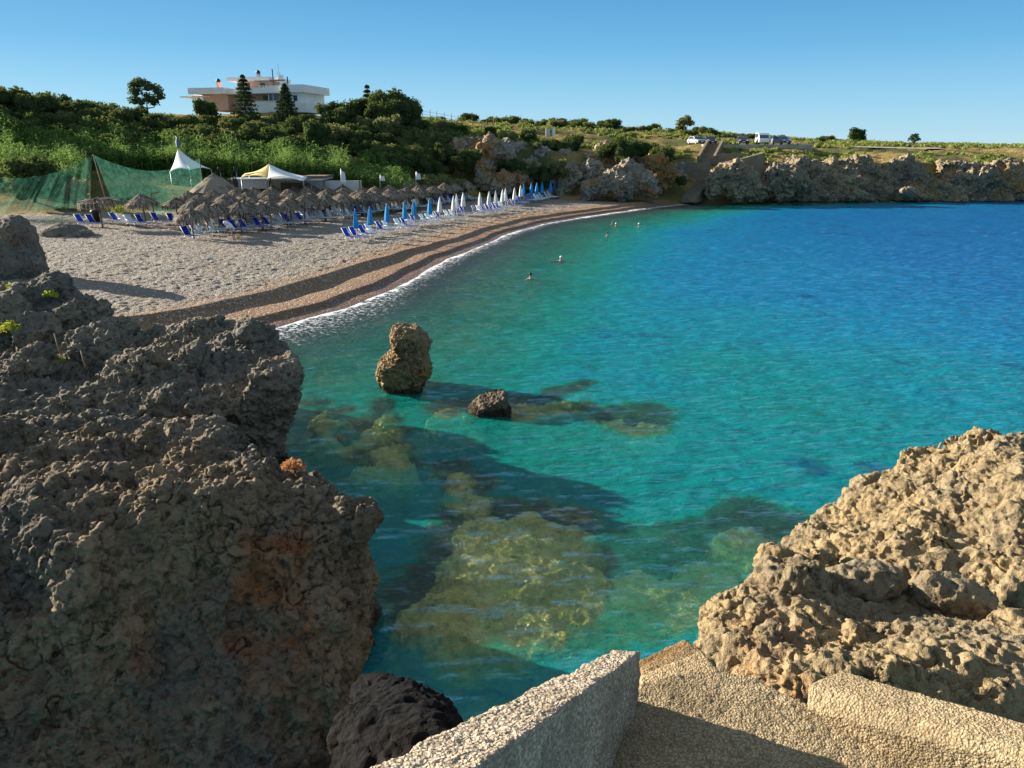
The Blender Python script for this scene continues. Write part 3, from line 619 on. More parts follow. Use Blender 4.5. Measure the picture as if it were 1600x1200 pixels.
def leaves_np(lobes, n, size, seed, asp=.6, shell=.35, flat=1.0):
    g = np.random.default_rng(seed); L = np.array([[*c, r] for c, r in lobes], float); wgt = L[:, 3] ** 2; k = g.choice(len(L), n, p=wgt / wgt.sum())
    d = g.normal(size=(n, 3)); d /= np.linalg.norm(d, axis=1, keepdims=True); d[:, 2] = np.where(d[:, 2] < -.35, -d[:, 2], d[:, 2])
    rr = L[k, 3] * (1 - shell * g.random(n) ** 2) * (1 + .12 * g.normal(size=n)); c = L[k, :3] + d * rr[:, None] * np.array([1, 1, flat])
    nrm = d + .9 * g.normal(size=(n, 3)); nrm /= np.linalg.norm(nrm, axis=1, keepdims=True)
    a = np.cross(nrm, g.normal(size=(n, 3))); a /= np.linalg.norm(a, axis=1, keepdims=True) + 1e-9; b = np.cross(nrm, a)
    s = size * g.uniform(.6, 1.35, (n, 1))
    v = np.stack([c - a * s, c + b * s * asp, c + a * s, c - b * s * asp], 1).reshape(-1, 3)
    return v, np.arange(4 * n).reshape(n, 4)
def core_np(lobes, k=.72, flat=1.0):
    b = MB()
    for c, r in lobes: b.ell(c, (r * k, r * k, r * k * flat), 8, 6)
    return b
def crown_mesh(name, lobes, n, size, seed, mat, core=.72, **kw):
    v, f = leaves_np(lobes, n, size, seed, **kw)
    if core:
        cb = core_np(lobes, core); q = [x for x in cb.f if len(x) == 4]; o = len(v)
        v = np.concatenate([v, np.array(cb.v)]); f = np.concatenate([f, np.array(q) + o])
    return mesh_np(name, v, f, mat, False)
def bush_lobes(r, h, n, g):
    out = [((0, 0, h * .45), min(r * .75, h * .55))]
    for i in range(n):
        t = g.uniform(0, 2 * math.pi); q = r * g.uniform(.35, .8); z = h * g.uniform(.2, .78); out.append(((q * math.cos(t), q * math.sin(t), z), r * g.uniform(.28, .48)))
    return out
_g = random.Random(11)
BUSH = [crown_mesh("bush_crown", bush_lobes(2.2, 3.2, 11, _g), 1500, .20, 200 + i, M_BUSH) for i in range(5)]
BUSHO = [crown_mesh("bush_crown", bush_lobes(1.9, 2.4, 9, _g), 1200, .18, 220 + i, M_OLIVE) for i in range(3)]
def trunk_mesh(h, r, g):
    b = MB(); p = [(0, 0, -.3)]
    for i in range(1, 5): p.append((g.uniform(-.12, .12) * h * .3, g.uniform(-.12, .12) * h * .3, h * i / 4))
    b.tube(p, [r, r * .85, r * .7, r * .5, r * .3], 7)
    for i in range(4):
        t = g.uniform(0, 6.28); b.tube([p[2 + i % 2], (math.cos(t) * h * .25, math.sin(t) * h * .25, h * .8), (math.cos(t) * h * .4, math.sin(t) * h * .4, h * 1.05)], [r * .5, r * .35, r * .15], 5)
    return b.mesh("trunk", M_BARK, True)
STEM = trunk_mesh(1.4, .14, _g)
def bush(p, s, sz, label, group, olive=False):
    e = empty("bush", p, label, "bush", group, _g.uniform(0, 6.28)); e.scale = (s, s, s * sz)
    link("crown", _g.choice(BUSHO if olive else BUSH), e); link("stem", STEM, e); return e
def skyline_ok(px, Y): return True
# dense hillside wood
n = 0
for row, (Y, s) in enumerate([(113, 1.0), (117, 1.05), (121, 1.1), (125, 1.15), (129, 1.15), (133, 1.1), (137, 1.0)]):
    px = -70 + 17 * (row % 2)
    while px < 615:
        q = px + _g.uniform(-9, 9); Yq = Y + _g.uniform(-1.5, 1.5); k = s * _g.uniform(.6, 1.08)
        if 285 < q < 520 and Y > 122: k *= .62
        if q > 500 and Y < 120: px += 33; continue
        p = hp(q, Yq)
        if q < 110: lab, gr = "dark shaded bush on the steep knoll beyond the green netting", "bushes on the shaded knoll"
        elif q < 290: lab, gr = "dense green bush on the wooded slope between the knoll and the villa", "bushes between knoll and villa"
        elif q < 500: lab, gr = "dense green bush on the wooded slope below the white villa", "bushes below the villa"
        else: lab, gr = "dense green bush on the slope between the villa and the bare earth scarp", "bushes between villa and earth scarp"
        bush(p - Vector((0, 0, .3)), k, _g.uniform(.85, 1.25), lab, gr, _g.random() < .26); n += 1; px += 31
# the dome of dark trees right of the villa
for q, Y, k in [(590, 140, 1.25), (603, 141, 1.45), (618, 140, 1.35), (632, 141, 1.2), (645, 142, .95), (575, 141, 1.0), (560, 139, 1.0), (545, 139, .95), (530, 140, .85), (515, 140, .8), (610, 136, 1.2), (595, 135, 1.1), (626, 137, 1.1), (640, 137, .9)]:
    bush(hp(q, Y), k, 1.15, "tall dark bush in the dome shaped thicket beside the hilltop fence", "thicket beside the hilltop fence")
# bushes along the cliff edge and on its face
for i in range(34):
    q = _g.uniform(630, 1040); Y = _g.uniform(127.5, 138); bush(hp(q, Y) - Vector((0, 0, .2)), _g.uniform(.45, .95), _g.uniform(.75, 1.05), "green bush on the edge of the limestone cliff above the beach", "bushes on the limestone cliff edge", _g.random() < .35)
for q, y, Y, k, ol in [(700, 245, 123, .9, 0), (690, 240, 124, .9, 0), (735, 250, 122, 1.0, 0), (722, 262, 121, .9, 0), (805, 268, 120.5, .9, 0), (822, 264, 120.5, .95, 1), (795, 262, 121, .8, 0), (835, 274, 120, .8, 0),
                       (868, 262, 119.5, 1.0, 1), (858, 275, 119.5, .85, 0), (880, 270, 119.5, .8, 1), (640, 250, 120, 1.2, 0), (660, 262, 119, 1.1, 0), (675, 268, 118, 1.0, 0), (625, 262, 117, 1.1, 0), (1062, 285, 120.5, .55, 0),
                       (963, 232, 124.5, 1.0, 0), (985, 238, 124, 1.0, 0), (972, 246, 123, .85, 0), (1000, 236, 125, .9, 0), (940, 240, 125, .8, 0), (850, 285, 119, .8, 0)]:
    k *= .82; p = P(q, y, Y); p.z -= 1.2 * k; bush(p, k, 1.0, "bush growing on the face of the limestone cliff", "bushes on the limestone cliff face", bool(ol))
for q in (648, 660, 674, 685, 700, 712):
    p = G(q, 296); p.y = 114 + _g.uniform(-2, 2); p.x = (q - 800) / 1265 * p.y; p.z = 1.6; bush(p, _g.uniform(.8, 1.1), 1.1, "pale feathery shrub behind the far thatched parasols", "pale shrubs behind the far parasols", True)
# skyline scrub bushes
for i in range(70):
    q = _g.uniform(650, 1320); Y = _g.uniform(168, 192); k = _g.uniform(.6, 1.1) * (1.0 if q < 1000 else .7)
    bush(hp(q, Y) - Vector((0, 0, .5)), k, .8, "green bush on the skyline of the scrubby headland", "bushes on the headland skyline", _g.random() < .3)
for q, Y, k, sz, lab in [(325, 143, .95, 1.1, "rounded dark bush standing against the villa wall"), (40, 88, 1.5, .95, "big dark rounded bush in front of the pale reeds beyond the netting"), (1335, 178, .9, 1.1, "small dark bush alone on the far headland skyline")]:
    bush(hp(q, Y) - Vector((0, 0, .2)), k, sz, lab, None)
rus = crown_mesh("bush_crown", bush_lobes(1.6, 2.6, 9, _g), 1100, .16, 260, M_RUSTB)
e = empty("bush", hp(108, 88), "dry russet bush beside the dark rounded bush beyond the netting", "bush"); link("crown", rus, e); link("stem", STEM, e)
# single trees
def tree(px, Y, lobes, n, size, h, label, mat, seed, core=.55):
    e = empty("tree", hp(px, Y) - Vector((0, 0, .2)), label, "tree"); link("crown", crown_mesh("crown", lobes, n, size, seed, mat, core), e); link("trunk", trunk_mesh(h, .22, _g), e); return e
tree(238, 134, [((-1.6, 0, 5.6), 1.15), ((-.9, .3, 6.9), 1.0), ((.4, 0, 6.3), 1.0), ((1.7, .2, 5.9), 1.0), ((2.2, 0, 4.9), .9), ((-2.0, 0, 4.2), .9), ((.2, .5, 4.6), 1.0), ((1.2, -.3, 4.0), .9), ((-.9, 0, 4.0), .8), ((-1.9, 0, 6.6), .7)], 1900, .2, 4.2, "open crowned broadleaf tree standing above the wooded skyline", M_BUSH, 301)
tree(1068, 182, [((0, 0, 2.6), 1.2), ((1.2, 0, 2.2), .9), ((-1.2, 0, 2.3), .9), ((.5, 0, 3.2), .8)], 700, .22, 1.8, "small bright green tree on the headland skyline above the shore stairs", M_OLIVE, 302)
tree(1427, 165, [((0, 0, 1.5), .8), ((.7, 0, 1.3), .6), ((-.7, 0, 1.3), .6), ((.3, 0, 2.1), .5), ((-.4, 0, 2.0), .5)], 420, .16, 1.4, "small twiggy grey tree alone on the far headland", M_PINE, 303, 0)
def conifer(px, Y, h, r, label, seed, tiers=11):
    g = random.Random(seed); lob = []
    for i in range(tiers):
        t = i / (tiers - 1); rr = r * (1 - t) ** .75 * (1 if i % 2 else .82) + .12
        for k in range(7):
            a = 6.28 * k / 7 + i * .6
            for u in (.45, .85): lob.append(((rr * u * math.cos(a), rr * u * math.sin(a), h * (.14 + .84 * t) - .12 * u), .30 + .12 * rr * (1 - u)))
    e = empty("conifer", hp(px, Y) - Vector((0, 0, .3)), label, "tree")
    v, f = leaves_np(lob, 5200, .17, seed, .4); link("crown", mesh_np("crown", v, f, M_PINE, False), e)
    MB().tube([(0, 0, -.5), (0, 0, h * .5), (0, 0, h)], [.2, .13, .04], 7).build("trunk", M_BARK, e, True)
conifer(389, 140, 7.8, 2.7, "tall slim conifer in front of the middle of the villa", 311)
conifer(452, 140, 6.4, 2.5, "shorter conical conifer in front of the shaded wing of the villa", 312)
conifer(578, 141, 6.0, 1.2, "slim dark conifer rising from the dome shaped thicket", 313, 8)
# reeds (nobody could count them)
def reeds():
    g = np.random.default_rng(77); V = []; Fc = []; base = 0
    n = 5600; px = g.uniform(-90, 640, n); Y = np.where(px < 130, g.uniform(94, 113, n), np.where(px > 560, g.uniform(104, 119, n), g.uniform(105.5, 116, n)))
    for i in range(n):
        p = hp(px[i], Y[i]); h = g.uniform(2.3, 3.7) * (1 - .3 * (px[i] > 540)) * (.90 + .16 * math.sin(px[i] * .11) * math.sin(px[i] * .037 + 1)); le = g.normal(0, .12, 2)
        if Y[i] < 98: h *= .75
        vs = []; w_ = .03
        top = np.array([p.x + le[0] * h, p.y + le[1] * h, p.z + h]); b0 = np.array([p.x, p.y, p.z - .1])
        V += [b0 + [-w_, 0, 0], b0 + [w_, 0, 0], top + [w_ * .4, 0, 0], top - [w_ * .4, 0, 0]]; Fc.append((base, base + 1, base + 2, base + 3)); base += 4
        for k in range(10):
            t = .2 + .8 * k / 10; c = b0 + (top - b0) * t; a = g.uniform(0, 6.28); L = g.uniform(.5, 1.05); d = np.array([math.cos(a), math.sin(a), .55]) * L; sd = np.array([-math.sin(a), math.cos(a), 0]) * .085
            m1 = c + d * .6; t1 = c + d + np.array([0, 0, -.35 * L])
            V += [c - sd * .6, m1 - sd, t1, m1 + sd]; Fc.append((base, base + 1, base + 2, base + 3)); base += 4
    return mesh_np("reeds", np.array(V), np.array(Fc), M_REED, False)
tag(link("reeds", reeds()), kind="stuff", label="bright green giant reeds in a thick belt behind the beach bar")
# low scrub of the headland
def scrub():
    g = np.random.default_rng(88); lob = []
    n = 3800; px = g.uniform(600, 1850, n); u = g.random(n); Y = 129 + 66 * u ** 1.3
    x = (px - 800) / 1265 * Y; q = np.stack([x, Y, 0 * x], 1); keep = (fbm(q * .07, 3, .5, 61) > -.05 + .25 * ((px > 1270) & (Y < 146))) | (Y > 160)
    keep &= ~((px > 1075) & (px < 1270) & (Y > 138.5) & (Y < 149)) & ~((px > 1075) & (px < 1140) & (Y < 142)); px, Y, x = px[keep], Y[keep], x[keep]
    z = hill_h(x, Y)
    for i in range(len(x)): lob.append(((x[i], Y[i], z[i] + .05), g.uniform(.35, .95)))
    v, f = leaves_np(lob, 62000, .19, 89, .6, .5, .75); cb = core_np(lob, .7, .7); qd = np.array([t for t in cb.f if len(t) == 4]) + len(v)
    return mesh_np("scrub", np.concatenate([v, np.array(cb.v)]), np.concatenate([f, qd]), M_SCRUB, False)
tag(link("scrub", scrub()), kind="stuff", label="low green cushion scrub covering the headland")
# undergrowth below the hillside bushes
def under():
    g = np.random.default_rng(98); lob = []
    n = 900; px = g.uniform(-120, 700, n); Y = g.uniform(108, 142, n)
    for i in range(n):
        if px[i] > 560 and Y[i] < 118: continue
        p = hp(px[i], Y[i]); lob.append(((p.x, p.y, p.z + .1), g.uniform(.7, 1.5)))
    v, f = leaves_np(lob, 30000, .22, 99, .6, .5, .8); cb = core_np(lob, .75, .75); qd = np.array([t for t in cb.f if len(t) == 4]) + len(v)
    return mesh_np("undergrowth", np.concatenate([v, np.array(cb.v)]), np.concatenate([f, qd]), M_BUSH, False)
tag(link("undergrowth", under()), kind="stuff", label="dark undergrowth between the bushes of the wooded slope")
# ------------------------------------------------------------------ beach furniture
M_BLUE = plain("blue_sling_cloth", (.012, .045, .42), .7, .15, 3)
M_SKYB = plain("light_blue_parasol_cloth", (.012, .27, .62), .75, .12, 3)
M_WHITE = plain("white_plastic", (.80, .81, .82), .45, .04, 2)
M_WCLOTH = plain("white_cloth", (.78, .77, .74), .85, .06, 3)
M_BEIGE = plain("beige_cloth", (.50, .38, .18), .85, .1, 3)
M_YELL = plain("yellow_sail_cloth", (.72, .50, .17), .8, .08, 2)
M_WOOD = plain("weathered_wood", (.20, .135, .085), .85, .3, 8)
M_METAL = plain("grey_metal", (.35, .36, .37), .4, .1, 5, .5)
M_BLACK = plain("black_plastic", (.02, .02, .022), .5, .2, 5)
def thatch_mat():
    m, n, l = newmat("palm_thatch"); g = n.new('ShaderNodeNewGeometry'); tc = n.new('ShaderNodeTexCoord').outputs['Object']
    f = noise(n, l, tc, 7, 5, .7); k = mth(n, l, 'ADD', mth(n, l, 'MULTIPLY', f, .5), mth(n, l, 'MULTIPLY', g.outputs['Random Per Island'], .6))
    c = mixc(n, l, ramp(n, l, k, .2, .95), (.05, .035, .025), (.46, .37, .27)); finish(n, l, c, .9, f, .02, .15); return m
M_THATCH = thatch_mat()
ORD = "first second third fourth fifth sixth seventh eighth ninth tenth eleventh twelfth thirteenth fourteenth fifteenth sixteenth seventeenth eighteenth nineteenth twentieth twenty-first twenty-second twenty-third twenty-fourth twenty-fifth twenty-sixth".split()
def thatch_canopy(seed, rad=1.45, h=.85, zt=2.75, flat=False):
    g = random.Random(seed); b = MB(); n = 26; hh = h * (.5 if flat else 1)
    prof = [(rad, zt - hh), (rad * .66, zt - hh * .58), (rad * .33, zt - hh * .22), (.1, zt)]
    vs = []
    for r, z in prof:
        for j in range(n): vs.append((r * (1 + g.uniform(-.05, .05)) * math.cos(6.2832 * j / n), r * (1 + g.uniform(-.05, .05)) * math.sin(6.2832 * j / n), z + g.uniform(-.04, .04)))
    b.add(vs, [(i * n + j, i * n + (j + 1) % n, (i + 1) * n + (j + 1) % n, (i + 1) * n + j) for i in range(3) for j in range(n)] + [tuple(range(3 * n, 4 * n))])
    for k in range(330):                                            # palm leaf strips lying on the cone
        a = g.uniform(0, 6.2832); r0 = rad * g.uniform(0, .75); L = g.uniform(.35, .9); r1 = min(r0 + L, rad * 1.1); da = g.uniform(-.25, .25)
        z0 = zt - hh * (r0 / rad) ** 1.05 + g.uniform(.02, .16); z1 = zt - hh * (r1 / rad) ** 1.05 + g.uniform(-.02, .24); w_ = g.uniform(.025, .06)
        p0 = Vector((r0 * math.cos(a), r0 * math.sin(a), z0)); p1 = Vector((r1 * math.cos(a + da), r1 * math.sin(a + da), z1)); sd = Vector((-math.sin(a), math.cos(a), g.uniform(-.3, .3))) * w_
        b.add([p0 - sd, p0 + sd, p1 + sd * .5, p1 - sd * .5], [(0, 1, 2, 3)])
    for k in range(190):                                            # ragged hanging fringe
        a = 6.2832 * (k + g.random()) / 190; r0 = rad * g.uniform(.94, 1.03); L = g.uniform(.18, .5) * (1.5 if flat else 1); w_ = g.uniform(.03, .06)
        p0 = Vector((r0 * math.cos(a), r0 * math.sin(a), zt - hh + .08)); p1 = p0 + Vector((.12 * math.cos(a) * g.uniform(-.2, 1.2), .12 * math.sin(a) * g.uniform(-.2, 1.2), -L)); sd = Vector((-math.sin(a), math.cos(a), 0)) * w_
        b.add([p0 - sd, p0 + sd, p1 + sd * .5, p1 - sd * .5], [(0, 1, 2, 3)])
    for k in range(16):                                             # tuft
        a = g.uniform(0, 6.28); b.add([(0, 0, zt - .1), (.05, .05, zt), (.22 * math.cos(a), .22 * math.sin(a), zt + g.uniform(.02, .25)), (-.05, .05, zt)], [(0, 1, 2, 3)])
    return b.mesh("canopy", M_THATCH)
CANOPY = [thatch_canopy(400 + i) for i in range(5)]; CANOPY_FLAT = thatch_canopy(410, 1.6, .5, 2.5, True)
POLE = MB().tube([(0, 0, -.5), (.02, 0, 1.2), (0, 0, 2.6)], [.075, .07, .06], 8).mesh("pole", M_WOOD, True)
SPOKES = MB()
for k in range(6):
    a = 6.2832 * k / 6; SPOKES.tube([(0, 0, 2.55), (1.5 * math.cos(a), 1.5 * math.sin(a), 1.9)], .03, 5)
SPOKES = SPOKES.mesh("spokes", M_WOOD)
def thatch(p, label, group, flat=False, s=1.0):
    e = empty("thatched_parasol", p, label, "parasol", group, _g.uniform(0, 6.28)); e.scale = (s * .93, s * .93, s * _g.uniform(.86, .96)); e.rotation_euler[0] = R(_g.uniform(-5, 5))
    link("pole", POLE, e); link("canopy", CANOPY_FLAT if flat else _g.choice(CANOPY), e)
    if not flat: link("spokes", SPOKES, e)
    return e
# sunbeds: head towards the hill, foot towards the sea (+x)
def sling(x0, z0, x1, z1, w_, sag=.03, t=.015):
    b = MB(); n = 6; vs = []
    for i in range(n + 1):
        u = i / n; x = x0 + (x1 - x0) * u; z = z0 + (z1 - z0) * u - sag * math.sin(math.pi * u)
        for y in (-w_ / 2, w_ / 2):
            for k in (0, -t): vs.append((x, y, z + k))
    fs = []
    for i in range(n):
        o = i * 4; fs += [(o, o + 4, o + 6, o + 2), (o + 1, o + 3, o + 7, o + 5), (o, o + 1, o + 5, o + 4), (o + 2, o + 6, o + 7, o + 3)]
    return b.add(vs, fs + [(0, 2, 3, 1), (4 * n, 4 * n + 1, 4 * n + 3, 4 * n + 2)])
def bed_parts(mat, arms):
    d = {"seat": sling(0, .36, 1.30, .33, .56).mesh("seat", mat), "backrest": sling(0, .37, -.48, 1.02, .56).mesh("backrest", mat)}
    f = MB()
    for y in (-.3, .3):
        f.tube([(1.36, y, .34), (0, y, .36), (-.5, y, 1.05)], .022, 6)
    for x, z in ((1.36, .34), (0, .36), (-.5, 1.05)): f.tube([(x, -.3, z), (x, .3, z)], .02, 6)
    f.tube([(-.3, -.3, .78), (-.42, -.3, .1)], .015, 5); f.tube([(-.3, .3, .78), (-.42, .3, .1)], .015, 5)
    d["frame"] = f.mesh("frame", M_WHITE, True)
    for i, y in enumerate((-.3, .3)):
        d["leg%d" % i] = MB().tube([(.05, y, .35), (-.16, y, .20), (-.22, y, 0)], .02, 6).mesh("leg", M_WHITE, True)
        d["leg%d" % (i + 2)] = MB().tube([(.95, y, .34), (1.08, y, .20), (1.10, y, 0)], .02, 6).mesh("leg", M_WHITE, True)
        if arms: d["armrest%d" % i] = MB().tube([(-.22, y * 1.05, .62), (.1, y * 1.08, .60), (.28, y * 1.08, .52), (.30, y * 1.08, .36)], .025, 6).mesh("armrest", M_WHITE, True)
    return d
BEDS = {"blue": bed_parts(M_BLUE, False), "white": bed_parts(M_WHITE, True), "beige": bed_parts(M_BEIGE, False)}
def sunbed(p, rz, col, label, group):
    e = empty("sunbed", p, label, "sunbed", group, rz)
    for k, m in BEDS[col].items(): link(k.rstrip("0123"), m, e)
    return e
def ground(v): return Vector((v[0], v[1], bh(v[0], v[1])))
SEA = Vector((.90, -.43, 0)).normalized(); ALONG = Vector((.43, .90, 0)); RZ = math.atan2(SEA.y, SEA.x)
GB = "sunbeds in rows on the pebble beach"
_r = random.Random(23)
# four rows of thatched parasols
front = [G(303, 373), G(345, 362), G(386, 357), G(424, 355), G(455, 349), G(484, 344), G(510, 344), G(534, 338), G(556, 335), G(577, 334), G(611, 330), G(628, 330), G(654, 326), G(676, 322), G(698, 318), G(722, 311), G(748, 303)]
rows = {"front": front}
lineA, lineB = Vector((-24.2, 62, 0)), Vector((-7.5, 101, 0)); du = (lineB - lineA).normalized(); dn = Vector((-du.y, du.x, 0))
for name, off, t0, t1 in (("second", 4.0, 4.5, 55), ("third", 8.2, 7.5, 55), ("fourth", 12.4, 9.5, 53), ("rearmost", 16.4, 15, 47)):
    t = t0; lst = []
    while t < t1: lst.append(ground(lineA + du * (t + _r.uniform(-.3, .3)) + dn * (off + _r.uniform(-.4, .4)))); t += 3.3
    rows[name] = lst
for name, lst in rows.items():
    for i, p in enumerate(lst):
        thatch(p, f"dry palm thatched parasol, {ORD[i]} from the near end of the {name} row", "thatched parasols on the beach")
        if name in ("rearmost",) : continue
        for j, sd_ in enumerate((-1, 1)):
            col = 'white' if _r.random() < (.3 if i < 4 else .45) else 'blue'
            if name == "front": col = (["blue", "white", "blue", "blue", "white", "white", "blue", "white", "blue", "white", "white", "white", "white", "white"] + ["white"] * 20)[2 * i + j]
            if name == "third" and (i, j) == (0, 1): col = "beige"
            q = ground(p + ALONG * sd_ * .62 + SEA * _r.uniform(-.35, .15)); q.z += .02
            sunbed(q, RZ + R(_r.uniform(-9, 9)), col, f"{col} sunbed on the {('nearer', 'farther')[j]} side of the {ORD[i]} thatched parasol, {name} row", GB)
# parasols at the near-left corner
for px, py, fl, lab in ((161, 355, True, "flat shaggy thatched parasol standing apart beside the green netting pole"), (229, 352, False, "wide ragged thatched parasol between the flat shaggy one and the front row")):
    thatch(G(px, py), lab, None, fl, 1.08)
for px, py, col, lab in ((128, 353, "blue", "blue sunbed farthest out beside the low gravelly boulder"), (146, 354, "blue", "blue sunbed in front of the black litter bin"), (182, 350, "blue", "blue sunbed just past the flat shaggy parasol"), (205, 354, "white", "white sunbed on the near side of the wide ragged parasol"), (222, 353, "blue", "blue sunbed on the far side of the wide ragged parasol"),
                         (246, 350, "blue", "lone blue sunbed between the wide ragged parasol and the front row"), (194, 352, "white", "white sunbed between the flat shaggy parasol and the wide ragged one")):
    sunbed(G(px, py) + Vector((0, 0, .02)), RZ + R(_r.uniform(-8, 8)), col, lab, None)
# waterside row of closed parasols, two sunbeds at each
def closed_mesh(mat):
    b = MB(); g = random.Random(3)
    b.lathe([(.20, 1.02), (.235, 1.12), (.215, 1.5), (.15, 2.0), (.08, 2.35), (.025, 2.55)], 24, pleat=.16, k=6); return b.mesh("folded_canopy", mat, True)
CB, CW = closed_mesh(M_SKYB), closed_mesh(M_WCLOTH)
CP_POLE = MB().tube([(0, 0, -.3), (0, 0, 2.5)], .025, 6).mesh("pole", M_WHITE, True); CP_FIN = MB().ell((0, 0, 2.58), .04, 8, 6).mesh("finial", M_WHITE, True)
closed = [(558, 372, 0), (579, 366, 0), (606, 360, 0), (634, 355, 0), (648, 349, 0), (672, 347, 0), (687, 343, 1), (709, 340, 1), (714, 336, 1), (724, 333, 1), (751, 332, 1), (764, 330, 1), (775, 328, 1), (785, 325, 1), (790, 323, 1), (804, 321, 1),
          (814, 316, 1), (818, 314, 0), (830, 312, 0), (838, 311, 0), (847, 309, 0), (860, 307, 0), (866, 305, 0)]
for i, (px, py, wh) in enumerate(closed):
    p = G(px, py + 4); col = "white" if wh else "blue"
    e = empty("closed_parasol", p, f"closed {col} parasol, {ORD[i]} from the near end of the waterside row", "parasol", "closed parasols of the waterside row", _r.uniform(0, 6))
    e.rotation_euler[0] = R(_r.uniform(-2, 2)); link("pole", CP_POLE, e); link("folded_canopy", CW if wh else CB, e); link("finial", CP_FIN, e)
    if i in (8, 14, 17): continue
    for j, sd_ in enumerate((-1, 1)):
        c2 = "blue" if (i == 0 or _r.random() < .55) else "white"
        q = ground(p + ALONG * sd_ * (.55 if i else .5) + SEA * (-.3 if i else -.5)); q.z += .02
        sunbed(q, RZ + R(_r.uniform(-8, 8)), c2, f"{c2} sunbed on the {('nearer', 'farther')[j]} side of the {ORD[i]} closed parasol by the waterside", GB)
# open small parasol far off
def dome(r, h, n=16, gores=8):
    b = MB(); prof = [(r * math.sin(t), h * math.cos(t)) for t in np.linspace(1.45, .05, 7)]; o = MB().lathe(prof, n); return o
e = empty("open_parasol", G(941, 300), "small open pale blue parasol leaning at the foot of the grey rock dome", "parasol"); e.rotation_euler = (R(12), R(-14), 0)
dome(1.15, .55).build("canopy", plain("pale_blue_cloth", (.42, .55, .85), .8), e, True, (0, 0, .75)); MB().tube([(0, 0, -.3), (0, 0, 1.25)], .025, 6).build("pole", M_WHITE, e, True)
e = empty("open_parasol", G(262, 300), "large tilted white parasol standing behind the green netting", "parasol"); e.location = (e.location.x * 1.02, e.location.y * 1.02, 1.4); e.rotation_euler = (R(10), R(32), 0)
dome(1.25, .75).build("canopy", M_WCLOTH, e, True, (0, 0, 1.5)); MB().tube([(0, 0, -.3), (0, 0, 2.2)], .03, 6).build("pole", M_WHITE, e, True)
# ------------------------------------------------------------------ green netting and its poles
def net_mat():
    m, n, l = newmat("green_netting"); tc = n.new('ShaderNodeTexCoord').outputs['UV']; p = pos(n)
    f = noise(n, l, p, 2.2, 5, .7); v = N(n, 'ShaderNodeTexVoronoi', Scale=2.6); l.new(p, v.inputs['Vector'])
    hole = ramp(n, l, v.outputs['Distance'], .13, .10)
    d = n.new('ShaderNodeBsdfDiffuse'); l.new(mixc(n, l, hole, mixc(n, l, ramp(n, l, f, .3, .7), (.03, .13, .085), (.12, .27, .20)), (.015, .03, .025)), d.inputs[0])
    t2 = N(n, 'ShaderNodeBsdfTranslucent'); t2.inputs[0].default_value = (.07, .24, .17, 1); mx_ = N(n, 'ShaderNodeMixShader'); mx_.inputs[0].default_value = .45
    l.new(d.outputs[0], mx_.inputs[1]); l.new(t2.outputs[0], mx_.inputs[2]); tr = n.new('ShaderNodeBsdfTransparent')
    x = n.new('ShaderNodeMixShader'); l.new(mth(n, l, 'MAXIMUM', ramp(n, l, f,   .25, .75, .12, .44), mth(n, l, 'MULTIPLY', hole, .85)), x.inputs[0]); l.new(tr.outputs[0], x.inputs[1]); l.new(mx_.outputs[0], x.inputs[2])
    o = n.new('ShaderNodeOutputMaterial'); l.new(x.outputs[0], o.inputs[0]); return m
M_NET = net_mat()
def net(p0, p1, sag, q0, q1, folds, amp, label, seed, nu=160, nv=26):
    u, v = np.meshgrid(np.linspace(0, 1, nu), np.linspace(0, 1, nv), indexing='ij'); u = u.ravel(); v = v.ravel(); p0, p1, q0, q1 = (np.array(x) for x in (p0, p1, q0, q1))
    top = p0 + (p1 - p0) * u[:, None]; top[:, 2] -= sag * 4 * u * (1 - u); bot = q0 + (q1 - q0) * u[:, None]
    X = top + (bot - top) * v[:, None]; ph = u * folds * 6.28
    q = np.stack([u * folds * 1.6, v * .7 + seed * 7, 0 * u], 1); q2 = np.stack([u * folds * .55, v * .5, 0 * u + seed], 1)
    X[:, 1] += amp * 3.2 * perlin(q, seed) * (.35 + .65 * v) + amp * 4 * perlin(q2, seed + 3) + .25 * np.sin(math.pi * v) * np.sin(3 * u + seed); X[:, 0] += amp * 1.5 * perlin(q, seed + 5) * v
    X[:, 2] += .35 * perlin(q2 * 1.4, seed + 8) * (v > .02)
    o = link("netting", mesh_np("netting", X, grid_faces(nu, nv), M_NET)); return tag(o, label, "netting")
pb = G(174, 342); pt = Vector((pb.x - .95, pb.y + .2, pb.z + 6.2))
rbp = Vector(((310 - 800) / 1265. * 92, 92, 1.3)); rt = Vector((rbp.x - .05, 92, 7.1))
lb = Vector((-64, 84, 2.2)); lt = Vector((-62, 84, 7.6)); fb = Vector(((132 - 800) / 1265. * 93, 93, 1.8)); ft = Vector((fb.x, 93, 7.9))
for p0, p1, r, lab in ((pb, pt, .07, "dark leaning timber pole holding up the middle of the green netting"), (rbp, rt, .06, "upright pole at the bar end of the green netting"), (fb, ft, .05, "thin pole holding the rear edge of the green netting"), (lb, lt, .06, "pole at the outer end of the green netting")):
    b = MB().tube([Vector((0, 0, -.3)), (p1 - p0) * .5, p1 - p0], [r, r * .9, r * .7], 7)
    if lab.startswith("pole at"): continue
    o = b.build("netting_pole", M_WOOD, None, True, p0); tag(o, lab, "pole")
lt2 = Vector((-56, 80, 6.9))
net(lt2, pt, 1.9, (-58, 74, 1.5), (pb.x - 2.2, pb.y + .3, pb.z + 1.2), 26, .13, "green netting sagging from its pole across the pebbles towards the knoll", 1)
net((-56, 76, 1.9), (pb.x - .4, pb.y - .2, 2.1), .25, (-52, 66, 1.55), (pb.x - 1.2, pb.y - 6, 1.5), 17, .1, "green netting spread low over the pebbles beside the tall boulder", 2, 110, 16)
